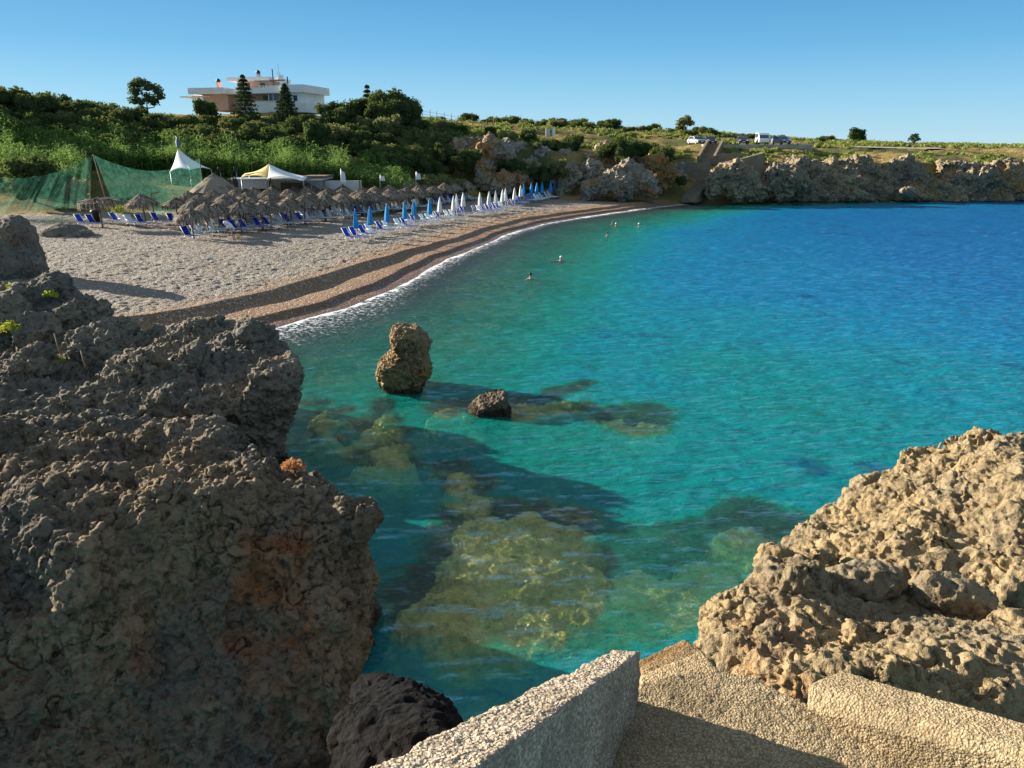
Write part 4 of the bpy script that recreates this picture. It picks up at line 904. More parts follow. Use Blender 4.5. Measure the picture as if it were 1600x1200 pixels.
net(pt, rt, 1.5, (pb.x + .5, pb.y + .8, pb.z + .1), (rbp.x, rbp.y, 1.6), 13, .1, "green netting stretched between its middle pole and the beach bar", 3)
# ------------------------------------------------------------------ beach bar, tents, hut
yb = 100.0
def bx(px, Y=yb): return (px - 800) / 1265. * Y
def bz(py, Y=yb): return CAMH + (228 - py) / 1265. * Y
e = empty("beach_bar", (bx(455), yb, 1.6), "low whitewashed beach bar with a flat canvas roof behind the thatched parasols", "beach bar")
ox = Vector((bx(455), yb, 1.6))
def bl(x0, x1, z0, z1, y0, y1): return (Vector(((x0 + x1) / 2, (y0 + y1) / 2, (z0 + z1) / 2)) - ox, (x1 - x0, y1 - y0, z1 - z0))
def bbox(mb, px0, px1, py0, py1, y0, y1): c, d = bl(bx(px0), bx(px1), bz(py1), bz(py0), y0, y1); return mb.box(c, d)
bbox(MB(), 352, 500, 277, 280, yb - .2, yb + 6).build("roof", M_WCLOTH, e)
bbox(MB(), 354, 412, 280.2, 293, yb, yb + .15).build("awning", M_WCLOTH, e)
bbox(MB(), 412.5, 558, 281, 300, yb + 1.2, yb + 1.5).build("wall", plain("whitewash", (.66, .62, .56), .9, .12, 1.2), e)
bbox(MB(), 470, 505, 273, 276.6, yb - .3, yb + 5).build("fascia", M_WOOD, e)
for px in (356, 384, 411, 440, 470, 500, 530, 557): bbox(MB(), px, px + 1.6, 280.4, 308, yb + .3, yb + .5).build("post", M_WOOD, e)
bbox(MB(), 430, 462, 284, 297, yb + .9, yb + 1.15).build("counter", M_WOOD, e)
def sail(name, apex, corners, mat, parent, droop=.35, n=10):
    """one cloth panel from apex to an edge between two corners, edges curved inward"""
    vs = []; a, c0, c1 = (Vector(x) for x in (apex, *corners))
    for i in range(n + 1):
        t = i / n
        for j in range(n + 1):
            u = j / n; p = a.lerp(c0.lerp(c1, u), t); p.z -= droop * math.sin(math.pi * t) * .8; p.z += droop * .9 * t * math.sin(math.pi * u); p = p + (a.lerp((c0 + c1) / 2, t) - p) * .25 * math.sin(math.pi * u) * t * t
            vs.append(p)
    f = grid_faces(n + 1, n + 1); m = mesh_np(name, np.array([tuple(v) for v in vs]), f, mat)
    o = link(name, m, parent); s_ = o.modifiers.new("cloth", 'SOLIDIFY'); s_.thickness = .02; return o
def tent(px, py_top, Y, cs, mats, label, name="tent"):
    base = Vector((bx(px, Y), Y, 1.6)); e = empty(name, base, label, "tent"); top = Vector((0, 0, bz(py_top, Y) - 1.6))
    pts = [Vector((bx(cx, yy), yy, bz(cy, yy))) - base for cx, cy, yy in cs]
    for i in range(len(pts)): sail("canopy", top, (pts[i], pts[(i + 1) % len(pts)]), mats[i % len(mats)], e)
    MB().tube([(0, 0, -.2), top + Vector((0, 0, .1))], .06, 7).build("mast", M_WOOD, e, True)
    for q in pts: MB().tube([(q.x, q.y, -.2), q], .045, 6).build("post", M_METAL, e, True)
    return e
tent(418, 255, 97, [(372, 275, 95), (414, 276, 93.5), (470, 281, 94), (482, 276, 99), (430, 272, 102), (385, 270, 101)], [M_YELL, M_WCLOTH, M_WCLOTH, M_WCLOTH, M_WCLOTH, M_YELL], "white sail tent with one yellow panel above the beach bar", "sail_tent")
t1 = tent(277, 232, 101, [(261, 266, 99), (292, 264, 98), (326, 263, 101), (300, 260, 104), (268, 262, 104)], [M_WCLOTH], "tall pointed white tent beyond the green netting", "pointed_tent")
fl = MB(); fl.tube([(0, 0, -.2), (0, 0, 1.5)], .03, 6); tp = Vector((bx(277, 101), 101, bz(232, 101)))
e = empty("flag", tp, "furled dark and white flag on the tip of the pointed tent", "flag"); fl.build("pole", M_METAL, e, True)
MB().lathe([(.05, .1), (.20, .3), (.24, .8), (.14, 1.15), (.05, 1.35)], 12, pleat=.3, k=4).build("cloth", plain("flag_cloth", (.12, .13, .2), .85, .6, 9), e, True, (.1, 0, 0))
e = empty("thatched_hut", (bx(329, 92), 92, 1.4), "thatched hut roof with brushwood sides beside the beach bar", "hut")
hc = thatch_canopy(420, 2.9, 2.0, 3.9); o = link("roof", hc, e)
b = MB()
for k in range(40):
    a = 6.2832 * k / 40; b.tube([(2.3 * math.cos(a), 2.3 * math.sin(a), -.3), (2.3 * math.cos(a), 2.3 * math.sin(a), 2.2)], .12, 5)
b.build("wall", M_WOOD, e)
e = empty("brushwood_fence", (bx(320, 99), 99, 1.7), "dark brushwood screen between the pointed tent and the beach bar", "fence"); b = MB(); g_ = random.Random(8)
for k in range(110):
    x = -2.6 + 6.2 * k / 110; b.tube([(x, g_.uniform(-.1, .1), -.3), (x + g_.uniform(-.08, .08), g_.uniform(-.1, .1), g_.uniform(2.5, 3.1))], .05, 4)
b.build("brushwood", plain("brushwood", (.09, .06, .04), .95, .4, 10), e); MB().box((.5, -.15, 1.2), (6.2, .08, .1)).build("rail", M_WOOD, e)
for px, lab in ((340, "black floodlight on a stalk near the brushwood screen"), (365, "black floodlight on a stalk near the sail tent")):
    e = empty("floodlight", (bx(px, 104), 104, 1.9), lab, "floodlight"); h = bz(266, 104) - 1.9
    MB().tube([(0, 0, -.3), (0, 0, h)], .05, 6).build("pole", M_METAL, e, True); MB().box((0, -.1, h + .25), (.6, .35, .5), .3, .2).build("lamp_head", M_BLACK, e, bevel=.03)
def feather(px, py0, py1, Y, label):
    p = Vector((bx(px, Y), Y, 1.5)); e = empty("feather_flag", p, label, "flag", None); h = bz(py0, Y) - 1.5; z0 = bz(py1, Y) - 1.5
    MB().tube([(0, 0, -.3), (0, 0, h * .8), (.06, 0, h - .1), (.22, 0, h)], .022, 6).build("pole", M_METAL, e, True)
    n = 9; vs = []
    for i in range(n):
        t = i / (n - 1); z = z0 + (h - z0) * t; w_ = .62 * (1 - .15 * t) * (1 - max(0, t - .7) / .3 * .75)
        for k in range(4): u = k / 3; vs.append((.03 + w_ * u, .06 * math.sin(3 * u + 2 * t), z - .12 * u * (t > .75)))
    m = mesh_np("banner", np.array(vs), grid_faces(n, 4), M_WCLOTH); o = link("banner", m, e); o.modifiers.new("cloth", 'SOLIDIFY').thickness = .01
feather(529, 262, 285, 97, "tall white feather flag rising above the end of the beach bar")
feather(591, 271, 281, 100, "small white feather flag rising behind the middle of the thatched rows")
feather(648, 266, 279, 104, "slanted white feather flag in front of the pale shrubs")
# litter bin, palm seedling, net post sign
e = empty("litter_bin", G(152, 348), "black litter bin with a bulging black liner beside the leaning pole", "bin")
MB().lathe([(.28, 0), (.33, .9), (.36, .92)], 16).build("body", M_BLACK, e, True); MB().ell((0, 0, 1.05), (.48, .45, .24), 14, 8).build("liner", M_BLACK, e, True)
v, f = leaves_np([((0, 0, .7), .55), ((.2, 0, 1.0), .4)], 90, .22, 501, .35); o = link("young_palm", mesh_np("young_palm", v, f, M_SUCC, False), None, G(185, 344)); tag(o, "yellow green young palm behind the flat shaggy parasol", "plant")
e = empty("wooden_post", (bx(226, 84), 84, 1.3), "weathered wooden frame post beside the green netting", "post"); MB().tube([(0, 0, -.3), (0, 0, 2.4)], .07, 6).build("upright", M_WOOD, e); MB().tube([(0, 0, 2.3), (1.0, 0, 2.45)], .05, 6).build("crossbar", M_WOOD, e)
# ------------------------------------------------------------------ people
SKIN = plain("skin", (.46, .27, .18), .55, .08, 4); HAIR = plain("dark_hair", (.03, .022, .018), .6, .3, 20); CAPW = plain("white_cap", (.75, .75, .74), .6, .05)
def body(parts, voxel=.022):
    bm = bmesh.new()
    for p0, p1, r0, r1 in parts:
        p0, p1 = Vector(p0), Vector(p1); n = max(2, int((p1 - p0).length / (min(r0, r1) * .5)) + 1)
        for i in range(n):
            t = i / (n - 1); bmesh.ops.create_icosphere(bm, subdivisions=2, radius=r0 + (r1 - r0) * t, matrix=Matrix.Translation(p0.lerp(p1, t)))
    m = bpy.data.meshes.new("t"); bm.to_mesh(m); bm.free(); v, nn, f = remesh_arrays(m, voxel, 3); return mesh_np("body", v, f, SKIN)
def hand(c, d, s):
    """palm, four unequal fingers, thumb at the side"""
    c, d = Vector(c), Vector(d).normalized(); sd = d.cross(Vector((0, 0, 1))).normalized(); out = [(c, c + d * .07, .035, .038)]
    for k, L in enumerate((.06, .075, .08, .065)): b0 = c + d * .085 + sd * (-.03 + .02 * k); out.append((b0, b0 + d * L + Vector((0, 0, -.015)), .011, .009))
    out.append((c + d * .02 + sd * .035 * s, c + d * .07 + sd * .075 * s, .013, .010)); return out
def head(x, y, z, fx, fy):
    f = Vector((fx, fy, 0)).normalized(); c = Vector((x, y, z)); s_ = Vector((-f.y, f.x, 0))
    return [(c + Vector((0, 0, .02)), c + f * .02, .098, .092), (c + f * .02 - Vector((0, 0, .07)), c + f * .035 - Vector((0, 0, .09)), .07, .058), (c + f * .10 - Vector((0, 0, .02)), c + f * .115 - Vector((0, 0, .035)), .016, .019),
            (c + s_ * .098 - Vector((0, 0, .01)), c + s_ * .1 - Vector((0, 0, .04)), .02, .016), (c - s_ * .098 - Vector((0, 0, .01)), c - s_ * .1 - Vector((0, 0, .04)), .02, .016), (c - Vector((0, 0, .08)), c - f * .01 - Vector((0, 0, .22)), .055, .062)]
def hair(parent, c, f, mat, cap=False):
    b = MB(); f = Vector((*f, 0)).normalized(); b.ell(Vector(c) - f * .018 + Vector((0, 0, .035)), (.112, .112, .095), 14, 9); return b.build("cap" if cap else "hair", mat, parent, True)
def face(parent, c, f):
    f = Vector((*f, 0)).normalized(); s_ = Vector((-f.y, f.x, 0)); c = Vector(c); b = MB()
    for k in (-1, 1): b.ell(c + f * .092 + s_ * .034 * k, (.013, .013, .009), 8, 5)
    b.build("eyes", M_BLACK, parent, True); MB().ell(c + f * .092 - Vector((0, 0, .075)), (.018, .02, .007), 8, 5).build("mouth", plain("lips", (.35, .12, .1), .5), parent, True)
def swimmer(px, py, parts, hc, f, label, mat, cap):
    e = empty("person", W(px, py), label, "person"); m = body(parts + head(*hc, *f)); o = link("body", m, e); hair(e, hc, f, mat, cap); face(e, hc, f)
tors = [((0, 0, .02), (0, .05, -.45), .15, .13), ((-.15, 0, .03), (.15, 0, .03), .085, .085)]
swimmer(829, 437, tors + [((-.2, 0, .03), (-.42, -.1, -.08), .055, .042), ((-.42, -.1, -.08), (-.6, -.3, -.12), .042, .032), ((.2, 0, .03), (.42, -.1, -.08), .055, .042), ((.42, -.1, -.08), (.58, -.3, -.12), .042, .032)] + hand((-.6, -.3, -.12), (-.5, -.8, 0), 1) + hand((.58, -.3, -.12), (.5, -.8, 0), -1),
        (0, -.02, .36), (.8, .6), "person standing shoulder deep in the bay, nearest swimmer to the rocks", HAIR, False)
swimmer(876, 409, tors + [((-.18, 0, .05), (-.5, -.05, .03), .055, .045), ((-.5, -.05, .03), (-.8, -.1, .05), .042, .032), ((.18, 0, .04), (.45, -.2, .0), .055, .043), ((.45, -.2, 0), (.72, -.3, -.02), .042, .032)] + hand((-.8, -.1, .05), (-1, -.1, 0), 1) + hand((.72, -.3, -.02), (1, -.3, 0), -1),
        (.02, 0, .33), (-.6, .8), "person swimming breaststroke with both arms spread", CAPW, True)
low = [((0, 0, -.06), (0, .1, -.5), .14, .12), ((-.14, 0, -.02), (.14, 0, -.02), .08, .08), ((.2, 0, -.04), (.4, -.1, -.15), .05, .042), ((-.2, 0, -.04), (-.4, -.1, -.15), .05, .042), ((-.4, -.1, -.15), (-.5, -.3, -.2), .04, .032), ((.4, -.1, -.15), (.5, -.3, -.2), .04, .032)] + hand((-.5, -.3, -.2), (-.3, -1, 0), 1) + hand((.5, -.3, -.2), (.3, -1, 0), -1)
swimmer(949, 369, low, (0, 0, .30), (.7, -.7), "dark haired person treading water alone far out in the bay", HAIR, False)
swimmer(998, 355, low + [((.3, -.05, -.02), (.42, -.1, .25), .05, .04)], (0, 0, .34), (-1, .1), "person in a white cap in the water farthest off the beach", CAPW, True)
swimmer(962, 354, low + [((-.2, 0, .0), (-.5, 0, .16), .05, .04), ((-.5, 0, .16), (-.42, -.05, .42), .042, .03)] + hand((-.42, -.05, .42), (.3, 0, 1), 1), (.05, 0, .30), (.5, -.8), "person raising one arm while swimming beside the white capped one", CAPW, True)
e = empty("person", G(364, 374), "person stooping between the sunbeds with a white towel over head and back", "person", None, R(200))
pp = []
for s_ in (-1, 1):
    pp += [((.0, .1 * s_, .86), (.04, .11 * s_, .48), .095, .065), ((.04, .11 * s_, .48), (-.03, .12 * s_, .09), .062, .042), ((-.05, .12 * s_, .05), (.14, .13 * s_, .04), .045, .035)]
    pp += [((.34, .19 * s_, 1.22), (.42, .2 * s_, .95), .055, .043), ((.42, .2 * s_, .95), (.55, .14 * s_, .76), .042, .032)] + hand((.55, .14 * s_, .76), (.5, -.1 * s_, -.9), s_)
pp += [((0, -.08, .92), (0, .08, .92), .13, .13), ((0, 0, .95), (.3, 0, 1.25), .15, .16), ((.32, -.14, 1.25), (.32, .14, 1.25), .09, .09)] + head(.52, 0, 1.36, 1, 0)
link("body", body(pp), e); face(e, (.52, 0, 1.36), (1, 0)); hair(e, (.52, 0, 1.36), (1, 0), HAIR)
bm = bmesh.new()
for c, r in (((.5, 0, 1.38), .15), ((.38, 0, 1.32), .21), ((.2, 0, 1.2), .22), ((.08, 0, 1.05), .21), ((.3, .18, 1.1), .13), ((.3, -.18, 1.1), .13), ((.38, .2, .98), .1), ((.36, -.2, .95), .1), ((-.05, 0, .9), .18)):
    bmesh.ops.create_icosphere(bm, subdivisions=2, radius=r, matrix=Matrix.Translation(Vector(c)))
m = bpy.data.meshes.new("t"); bm.to_mesh(m); bm.free(); v, nn, f = remesh_arrays(m, .025, 3); v += nn * (.02 * perlin(v * 7, 5))[:, None]; link("towel", mesh_np("towel", v, f, M_WCLOTH), e)
# a yellow bag at the next sunbed
e = empty("beach_bag", G(372, 372), "small yellow beach bag on the pebbles beside the stooping person", "bag"); MB().lathe([(.16, 0), (.2, .1), (.18, .3), (.12, .36)], 14).build("bag_body", M_YELL, e, True); MB().tube([(-.12, 0, .34), (-.08, 0, .5), (.08, 0, .5), (.12, 0, .34)], .015, 5).build("handle", M_WOOD, e, True)
# ------------------------------------------------------------------ villa on the hill
M_VW = plain("villa_white_render", (.88, .82, .76), .9, .05, .6); M_VP = plain("villa_pink_render", (.74, .44, .33), .9, .06, .6); M_VO = plain("villa_terracotta_render", (.62, .33, .22), .9, .06, .6)
M_GLASS = plain("dark_window_glass", (.05, .06, .075), .12, .2, 2, .6)
VY, VANG = 150.0, R(-12)
def hx(zx): return ((280 + zx / 4.) - 395) / 8.43
def hz(zy): return (228 - (100 + zy / 4.)) / 8.43 + CAMH
vbase = Vector((bx(395, VY), VY, 13.4)); villa = empty("villa", vbase, "white and pink flat roofed villa with stepped terraces on the wooded hilltop", "villa", None, VANG)
def vb(x0, x1, y0, y1, d0, d1, mat, name, parent=None, bev=.0):
    X0, X1, Z0, Z1 = hx(x0), hx(x1), hz(y1), hz(y0)
    return MB().box(((X0 + X1) / 2, (d0 + d1) / 2, (Z0 + Z1) / 2 - vbase.z), (X1 - X0, d1 - d0, Z1 - Z0)).build(name, mat, parent or villa)
vb(128, 300, 205, 300, 1.0, 9, M_VP, "wall"); vb(60, 302, 168, 204.5, -.4, 9.2, M_VW, "parapet")
vb(300.5, 392, 206, 300, 2.6, 9, M_VP, "wall"); vb(302.5, 395, 176, 205, .8, 9.3, M_VW, "parapet")
wd = vb(352, 372, 230, 262, 2.5, 2.62, M_GLASS, "window"); vb(350, 374, 226, 229.6, 2.44, 2.59, M_VW, "window_lintel", wd)
vb(310, 540, 124.5, 190, 4.2, 10, M_VP, "wall"); vb(272, 562, 102, 124, 2.6, 11, M_VW, "roof")
for a, b_ in ((322, 345), (375, 398), (470, 500)): vb(a, b_, 134, 172, 4.1, 4.22, M_GLASS, "window")
vb(395.5, 582, 172, 204, -.2, 9.4, M_VW, "parapet"); vb(395.5, 582, 205, 250, 3.0, 9, M_VO, "wall"); vb(505, 540, 212, 246, 2.88, 3.02, M_WOOD, "door")
vb(400, 652, 252, 318, -.6, 8.8, M_VW, "wall"); vb(398, 654, 249, 251.6, -.75, 8.9, M_VW, "terrace_slab")
vb(582.5, 705, 162, 204, -.3, 9.5, M_VW, "parapet"); vb(583, 706, 204.5, 248.6, .6, 9, M_VW, "wall")
for a, b_ in ((590, 612), (620, 652)): vb(a, b_, 207, 246, .5, .62, M_GLASS, "window")
vb(706.5, 850, 160, 204, -1.2, 9.6, M_VW, "parapet"); vb(716, 818, 204.5, 262, -.4, 9.2, M_VW, "wall")
wd = vb(768, 792, 220, 252, -.5, -.38, M_GLASS, "window"); vb(765, 795, 252.4, 256, -.62, -.38, M_VW, "window_sill", wd)
vb(716, 857, 262.5, 318, -1.4, 9.7, M_VW, "terrace_wall")
for a, b_, y0, y1, d, nm, mt in ((190, 206, 128, 168, 3, "chimney", M_VP), (588, 604, 86, 162, 5, "chimney", M_VW), (640, 646, 98, 162, 5, "aerial_mast", M_BLACK), (416, 428, 74, 102, 6, "chimney", M_METAL)):
    o = vb(a, b_, y0, y1, d, d + .8 * (nm == "chimney") + .1, mt, nm)
    if nm == "chimney" and mt is not M_VW: MB().ell((hx((a + b_) / 2), d + .4, hz(y0) - vbase.z + .25), (.42, .42, .4), 10, 6).build("cowl", M_BLACK, o, True)
MB().tube([(hx(570), 6, hz(124) - vbase.z), (hx(570), 6, hz(20) - vbase.z)], .035, 5).build("aerial", M_METAL, villa)
for k in range(4): MB().tube([(hx(560), 6, hz(70 + 6 * k) - vbase.z), (hx(582), 6, hz(70 + 6 * k) - vbase.z)], .02, 4).build("aerial_rod", M_METAL, villa)
pg = MB(); pg.box(((hx(535) + hx(585)) / 2, 3, hz(124) - vbase.z), (6, .3, .2)); pg.box((hx(582), 3, (hz(124) + hz(172)) / 2 - vbase.z), (.15, .15, 5.6 * .95)); pg.build("pergola", M_WOOD, villa)
wv = MB(); wv.box(((hx(58) + hx(110)) / 2, 2.5, hz(217) - vbase.z), (6.2, 4, .2)); wv.box((hx(62), .8, (hz(217) + hz(262)) / 2 - vbase.z), (.15, .15, 5.3 * .5)); wv.build("veranda", M_VW, villa)
for k in range(5): MB().tube([(hx(540 + 9 * k), .1, hz(172) - vbase.z), (hx(540 + 9 * k), .1, hz(160) - vbase.z)], .03, 4).build("railing_post", M_METAL, villa)
# hilltop fence
e = empty("wire_fence", hp(680, 148), "rusty wire fence on thin posts along the clifftop between the thicket and the scrub", "fence"); o0 = e.location.copy(); prev = None
wires = MB()
for i in range(17):
    q = hp(596 + 11 * i, 150 - .15 * i); q = q - o0; MB().tube([q - Vector((0, 0, .2)), q + Vector((_r.uniform(-.1, .1), 0, 1.9))], .05, 5).build("post", M_WOOD, e)
    if prev is not None:
        for h in (.5, 1.0, 1.5): wires.tube([prev + Vector((0, 0, h)), q + Vector((0, 0, h))], .018, 4)
    prev = q
wires.build("wire", plain("rusty_wire", (.18, .09, .05), .8, .3), e)
e = empty("ruined_gatepost", hp(860, 150), "pair of pale weathered gate panels on the clifftop scrub", "gate"); MB().box((-.5, 0, .5), (.8, .12, 1.4), .2).build("panel", plain("pale_board", (.55, .53, .5), .8), e); MB().box((.6, .1, .6), (.5, .12, 1.6), -.3).build("panel", M_WHITE, e)
# ------------------------------------------------------------------ car park, shore stairs, retaining walls
M_STONE = rock_mat("stone_masonry", (.36, .28, .18), (.26, .22, .16), (.40, .24, .12), (.10, .09, .075), 1.2, .3, .5, .08)
M_TRACK = plain("pale_dirt_track", (.42, .36, .28), .95, .2, .8)
def strip(pts, w_, name, mat, label, lift=.06):
    vs = []
    for i, p in enumerate(pts):
        for k in (-1, 0, 1): x, y = p[0], p[1] + k * w_; vs.append((x, y, gh(x, y) + lift + .35))
    o = link(name, mesh_np(name, np.array(vs), grid_faces(len(pts), 3), mat)); return tag(o, label, None, None, "structure")
YC = 144.0
lot_z = CAMH + (228 - 226) / 1265. * YC
b = MB(); b.box((bx(1178, YC), YC + 2.5, lot_z - 1.0), (19, 10, 2.0)); tag(b.build("car_park", M_TRACK), kind="structure", label="pale gravel car park on the headland")
strip([(bx(q, 152), 152) for q in range(1330, 1480, 10)], 1.2, "track", M_TRACK, "pale dirt track crossing the headland scrub")
def car(px, Y, rz, col, label, van=False, cat="car"):
    e = empty("parked_van" if van else "parked_car", (bx(px, Y), Y, lot_z + .01), label, "van" if van else cat, None, rz); mat = plain("car_paint", col, .3, .04, 2, .6)
    L, Wd = (4.6, 1.75) if van else (4.2, 1.72)
    prof = [(-2.3, .35), (2.25, .35), (2.32, .75), (2.15, 1.05), (1.25, 1.95), (-2.2, 2.0), (-2.32, 1.2)] if van else [(-2.1, .3), (2.05, .3), (2.12, .62), (1.95, .82), (1.0, .95), (.3, 1.42), (-1.0, 1.46), (-1.75, 1.02), (-2.1, .95)]
    MB().prism(prof, -Wd / 2, Wd / 2).build("body", mat, e, False, bevel=.06)
    gp = [(2.16, 1.08), (1.32, 1.86), (1.28, 1.83), (2.11, 1.05)] if van else [(1.02, .99), (.38, 1.40), (.33, 1.36), (.96, .95)]
    MB().prism(gp, -Wd * .43, Wd * .43).build("windscreen", M_GLASS, e)
    for s_ in (-1, 1):
        MB().prism([(.95, 1.15), (.9, 1.8), (-2.0, 1.82), (-2.05, 1.15)] if van else [(.75, 1.0), (.25, 1.36), (-.95, 1.39), (-1.5, 1.0)], s_ * Wd / 2 - .01, s_ * (Wd / 2 + .015)).build("side_window", M_GLASS, e)
        MB().ell((2.22 if van else 2.02, s_ * .62, .82 if van else .68), (.1, .2, .11), 10, 6).build("headlight", M_WHITE, e, True)
        MB().box(((1.5 if van else .75), s_ * (Wd / 2 + .12), 1.2 if van else 1.0), (.12, .2, .14)).build("mirror", mat, e, bevel=.02)
        for x in (-1.35, 1.35):
            wl = MB().lathe([(.2, -.1), (.32, -.1), (.32, .1), (.2, .1)], 18); wv_ = [(v[0], v[2], v[1]) for v in wl.v]; wl.v = wv_; wo_ = wl.build("wheel", M_BLACK, e, True, (x, s_ * (Wd / 2 - .08), .32))
            rm = MB().lathe([(.02, -.11), (.19, -.11), (.19, .11), (.02, .11)], 14); rm.v = [(v[0], v[2], v[1]) for v in rm.v]; rm.build("rim", M_METAL, wo_, True)
    MB().box((2.32 if van else 2.12, 0, .5), (.06, Wd * .8, .22)).build("bumper", M_BLACK if not van else mat, e, bevel=.02)
    MB().box((2.37 if van else 2.16, 0, .5), (.02, .5, .11)).build("number_plate", M_WHITE, e)
car(1160, 143.5, R(-100), (.03, .035, .05), "dark blue parked car facing the sea, nearest the shore stairs")
car(1190, 143.2, R(-98), (.80, .81, .82), "tall white parked van between the dark car and the silver blue car", True)
car(1220, 143.5, R(-80), (.14, .20, .34), "silver blue parked car on the far side of the white van")
car(1107, 147, R(-85), (.025, .025, .03), "black parked car half hidden behind the top of the shore stairs")
car(1088, 147, R(-75), (.30, .31, .33), "grey parked car half hidden in scrub beside the stair head")
def stair(p0, p1, n, w_, label, walls, name="shore_stairs", mat=M_STONE):
    """flight from foot p0 up to head p1 with one side wall on each edge"""
    d = p1 - p0; dh = Vector((d.x, d.y, 0)); e = empty(name, p0, label, "stairs", None, math.atan2(dh.y, dh.x)); L = dh.length; b = MB()
    for i in range(n): b.box((L * (i + .5) / n, 0, d.z * (i + 1) / n / 2 - .3), (L / n - .004, w_, d.z * (i + 1) / n + .6))
    b.build("steps", mat, e)
    for s_ in ((-1, 1) if walls else ()):
        q = MB().prism([(-.2, -.6), (L + .2, -.6), (L + .2, d.z + .75), (-.2, .75)], s_ * (w_ / 2 + .01), s_ * (w_ / 2 + .4)); q.build("side_wall", mat, e)
    return e
stair(Vector((bx(1105, 130), 130, CAMH + (228 - 250) / 1265. * 130)), Vector((bx(1117, 141), 141, lot_z + .15)), 16, 2.1, "straight stone stairs climbing from the shore to the car park", True)
stair(Vector((bx(1082, 119), 119, .9)), Vector((bx(1108, 125), 125, 3.6)), 12, 2.2, "broad low stone steps leading from the pebbles up to the retaining wall", False, "shore_steps")
def wall(pts, zb, th, label, name="retaining_wall"):
    b = MB(); c = Vector(pts[0]); c.z = zb
    for (x0, y0, z0), (x1, y1, z1) in zip(pts[:-1], pts[1:]):
        a = math.atan2(y1 - y0, x1 - x0); L = math.hypot(x1 - x0, y1 - y0); dx, dy = -math.sin(a) * th, math.cos(a) * th
        v = [(x0, y0, zb), (x1, y1, zb), (x1, y1, z1), (x0, y0, z0)]; v += [(p[0] + dx, p[1] + dy, p[2]) for p in v]
        b.add([Vector(p) - c for p in v], [(0, 1, 2, 3), (7, 6, 5, 4), (0, 4, 5, 1), (3, 2, 6, 7), (0, 3, 7, 4), (1, 5, 6, 2)])
    o = b.build(name, M_STONE, None, False, c); return tag(o, label, "wall")
def pw(px, py, Y): return (bx(px, Y), Y, CAMH + (228 - py) / 1265. * Y)
wall([pw(1073, 250, 127), pw(1093, 254, 126), pw(1113, 252, 126)], 1.5, .6, "squat stone retaining wall below the foot of the straight stairs")
wall([pw(1138, 252, 125.5), pw(1165, 246, 126.5), pw(1196, 238, 127.5)], 2.5, .6, "long sloping stone retaining wall above the dark karst block")
wall([pw(1120, 240, 131), pw(1160, 239, 131)], 4.5, .5, "low stone terrace wall beside the straight stairs")
# ------------------------------------------------------------------ concrete stair and parapets beside the camera
def aggregate(name, c1, c2, c3, s=60.0, bump=.012):
    m, n, l = newmat(name); p = pos(n); v = N(n, 'ShaderNodeTexVoronoi', Scale=s); l.new(p, v.inputs['Vector']); sep = n.new('ShaderNodeSeparateColor'); l.new(v.outputs['Color'], sep.inputs[0])
    v2 = N(n, 'ShaderNodeTexVoronoi', Scale=s * 2.1); l.new(p, v2.inputs['Vector']); b = noise(n, l, p, 2.2, 5, .6)
    c = mixc(n, l, sep.outputs[0], c1, c2); c = mixc(n, l, ramp(n, l, sep.outputs[1], .82, .95, 0, .8), c, c3); c = mixc(n, l, ramp(n, l, b, .42, .68, 0, .6), c, tuple(.5 * x for x in c1)); c = mixc(n, l, ramp(n, l, noise(n, l, p, .9, 4, .6), .5, .7, 0, .55), c, (.20, .15, .085))
    gap = ramp(n, l, v.outputs['Distance'], .42, .62, 0, .55); c = mixc(n, l, gap, c, tuple(.4 * x for x in c1))
    h = mth(n, l, 'ADD', mth(n, l, 'MULTIPLY', v.outputs['Distance'], -1.0), mth(n, l, 'MULTIPLY', v2.outputs['Distance'], -.4)); finish(n, l, c, .95, h, bump, .12); return m
M_AGG = aggregate("pebble_concrete", (.40, .315, .215), (.60, .50, .38), (.30, .21, .13))
M_AGG2 = aggregate("worn_pebble_concrete", (.34, .25, .135), (.52, .40, .24), (.24, .16, .09), 70, .010)
def rough_block(name, hull, voxel, amp, mat, label, cat, seed, sm=1, parts=None):
    bm = bmesh.new(); 
    for h in hull:
        t = bmesh.new(); hullmesh(t, h); mm = bpy.data.meshes.new("t"); t.to_mesh(mm); t.free(); bm.from_mesh(mm); bpy.data.meshes.remove(mm)
    loose = [x for x in bm.verts if not x.link_faces]
    if loose: bmesh.ops.delete(bm, geom=loose, context='VERTS')
    m = bpy.data.meshes.new("t"); bm.to_mesh(m); bm.free(); v, nn, f = remesh_arrays(m, voxel, sm)
    pv = voro(v * 62, seed); d = amp * (.55 - np.minimum(pv, 1)) * 1.6 + amp * 1.2 * fbm(v * 5, 3, .5, seed + 1) + amp * .8 * perlin(v * 23, seed + 2) + amp * 1.6 * np.minimum(0, perlin(v * 9, seed + 3) + .15) * 1.5
    v = v + nn * d[:, None]; c = np.array([v[:, 0].mean(), v[:, 1].mean(), v[:, 2].min()]); o = link(name, mesh_np(name, v - c, f, mat), None, c); return tag(o, label, cat)
A, B_ = W(578, 1200, 6.7), W(745, 1200, 6.7); C, D = W(958, 1016, 5.62), W(1001, 1018, 5.60); Mr = W(967, 1026, 5.63)
ext = (A - C) * .9
low = lambda p, z=4.6: Vector((p.x, p.y, z))
top = [A + ext, B_ + ext, A, B_, C, D, Mr]
rough_block("parapet", [top + [low(p) for p in (A + ext, B_ + ext, C, D, Mr)]], .0085, .0075, M_AGG, "thick pebble concrete parapet sloping down beside the landing", "parapet", 601)
z0 = 5.26
rw0, rw1 = W(1262, 1108, z0), W(1430, 1200, z0); rd = (rw1 - rw0)
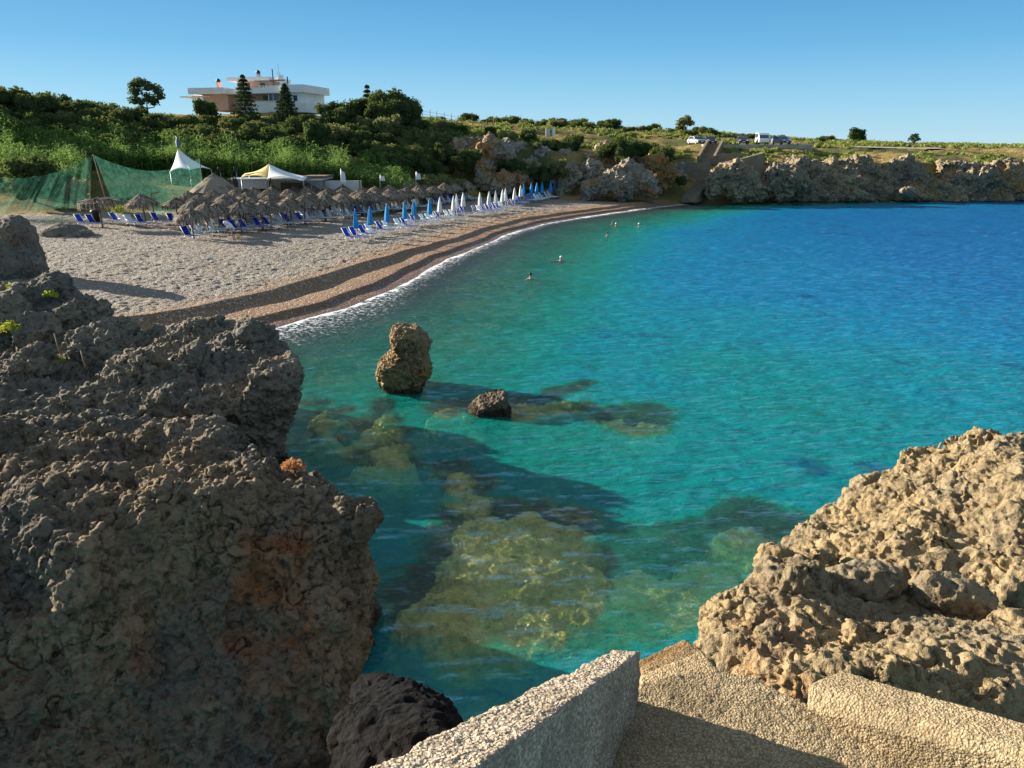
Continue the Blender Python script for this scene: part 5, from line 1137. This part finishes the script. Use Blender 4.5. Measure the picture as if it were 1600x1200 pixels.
rin = [P(1264, 1068, 3.87), P(1600, 1172, 3.02)]; rin.append(rin[1] + (rin[1] - rin[0]) * .9)
dout = Vector((.24, .12, 0))
bot = [rw0, rw1, rw1 + rd * 1.6]
rough_block("parapet", [[p for p in rin] + [p + dout for p in rin] + [low(p, 4.7) for p in bot] + [low(p, 4.7) + dout for p in bot] + [Vector((p.x, p.y, z0)) for p in bot]], .010, .005, M_AGG2, "lower sunlit concrete parapet in front of the ochre rock bank", "parapet", 607)
# landing and the steps going down
E0 = W(1003, 1100, z0); lp = [W(1004, 1066, z0), W(1060, 1050, z0), W(1120, 1046, z0), W(1185, 1060, z0), W(1270, 1105, z0), W(1440, 1206, z0), W(1440, 1206, z0) + Vector((.3, -1.6, .0)), W(925, 1206, z0) + Vector((-.3, -1.5, .0)), W(925, 1206, z0) + Vector((-.05, 0, 0))]
M_STEP = [aggregate("step_concrete", c1, c2, c3, 70, .010) for c1, c2, c3 in (((.40, .29, .15), (.58, .44, .26), (.26, .17, .09)), ((.28, .19, .09), (.44, .31, .16), (.2, .13, .07)), ((.26, .15, .06), (.40, .24, .10), (.18, .10, .05)))]
land = rough_block("stair_landing", [lp + [low(p, 4.2) for p in lp]], .012, .006, M_AGG2, "worn pebble concrete landing with rounded steps going down to the water", "stairs", 613)
for i, (a, b_, c_, d_) in enumerate([((1000, 1049), (1096, 1010), (1125, 1050), (1004, 1078)), ((1000, 1036), (1088, 997), (1100, 1022), (1002, 1066)), ((995, 1027), (1070, 993), (1094, 1012), (998, 1056))]):
    z = z0 - .15 * (i + 1); q = [W(*t, z) for t in (a, b_, c_, d_)]; q[0].z -= .03; q[1].z -= .03
    st = rough_block("step", [q + [low(p, 3.6) for p in q]], .012, .006, M_STEP[i], None, None, 620 + i); st.location = st.location - land.location; st.parent = land
# small plants and bits on the rocks
def tuft(px, py, Y, r, n, size, mat, seed, label, cat="plant", asp=.5):
    v, f = leaves_np([((0, 0, 0), r), ((r * .7, 0, -.05), r * .7), ((-r * .7, .05, -.04), r * .65)], n, size, seed, asp, .8, .7); o = link("rock_plant", mesh_np("rock_plant", v, f, mat, False), None, P(px, py, Y)); return tag(o, label, cat)
tuft(18, 512, 24.4, .30, 420, .06, M_SUCC, 701, "bright yellow green succulent cushion on the jagged grey mound")
tuft(78, 460, 26, .2, 150, .06, M_SUCC, 702, "small green tuft near the top of the jagged grey mound")
tuft(20, 448, 26.5, .18, 120, .06, M_SUCC, 703, "small green tuft at the outer edge of the jagged grey mound")
tuft(86, 562, 21.6, .18, 150, .05, M_SUCC, 704, "flat yellow green tuft on the grey rock headland")
tuft(458, 728, 11.6, .15, 420, .035, M_DRYP, 705, "dry orange plant on the crest of the big brown outcrop")
for px, py, Y, h, lab in ((100, 560, 22, .75, "thin rusty stake leaning on the grey rock headland, beside the mound"), (140, 580, 21.2, .6, "short rusty stake on the grey rock headland nearer the crest")):
    o = MB().tube([(0, 0, -.2), (-.12, 0, h * .5), (-.18, .05, h)], .02, 6).build("metal_stake", M_WOOD, None, True, P(px, py, Y)); tag(o, lab, "stake")
o = MB().tube([(0, 0, -.1), (.03, 0, .2)], .025, 8).build("pipe_stub", M_WHITE, None, True, P(388, 772, 11.35)); tag(o, "short white pipe stub sticking out of the big brown outcrop", "pipe")
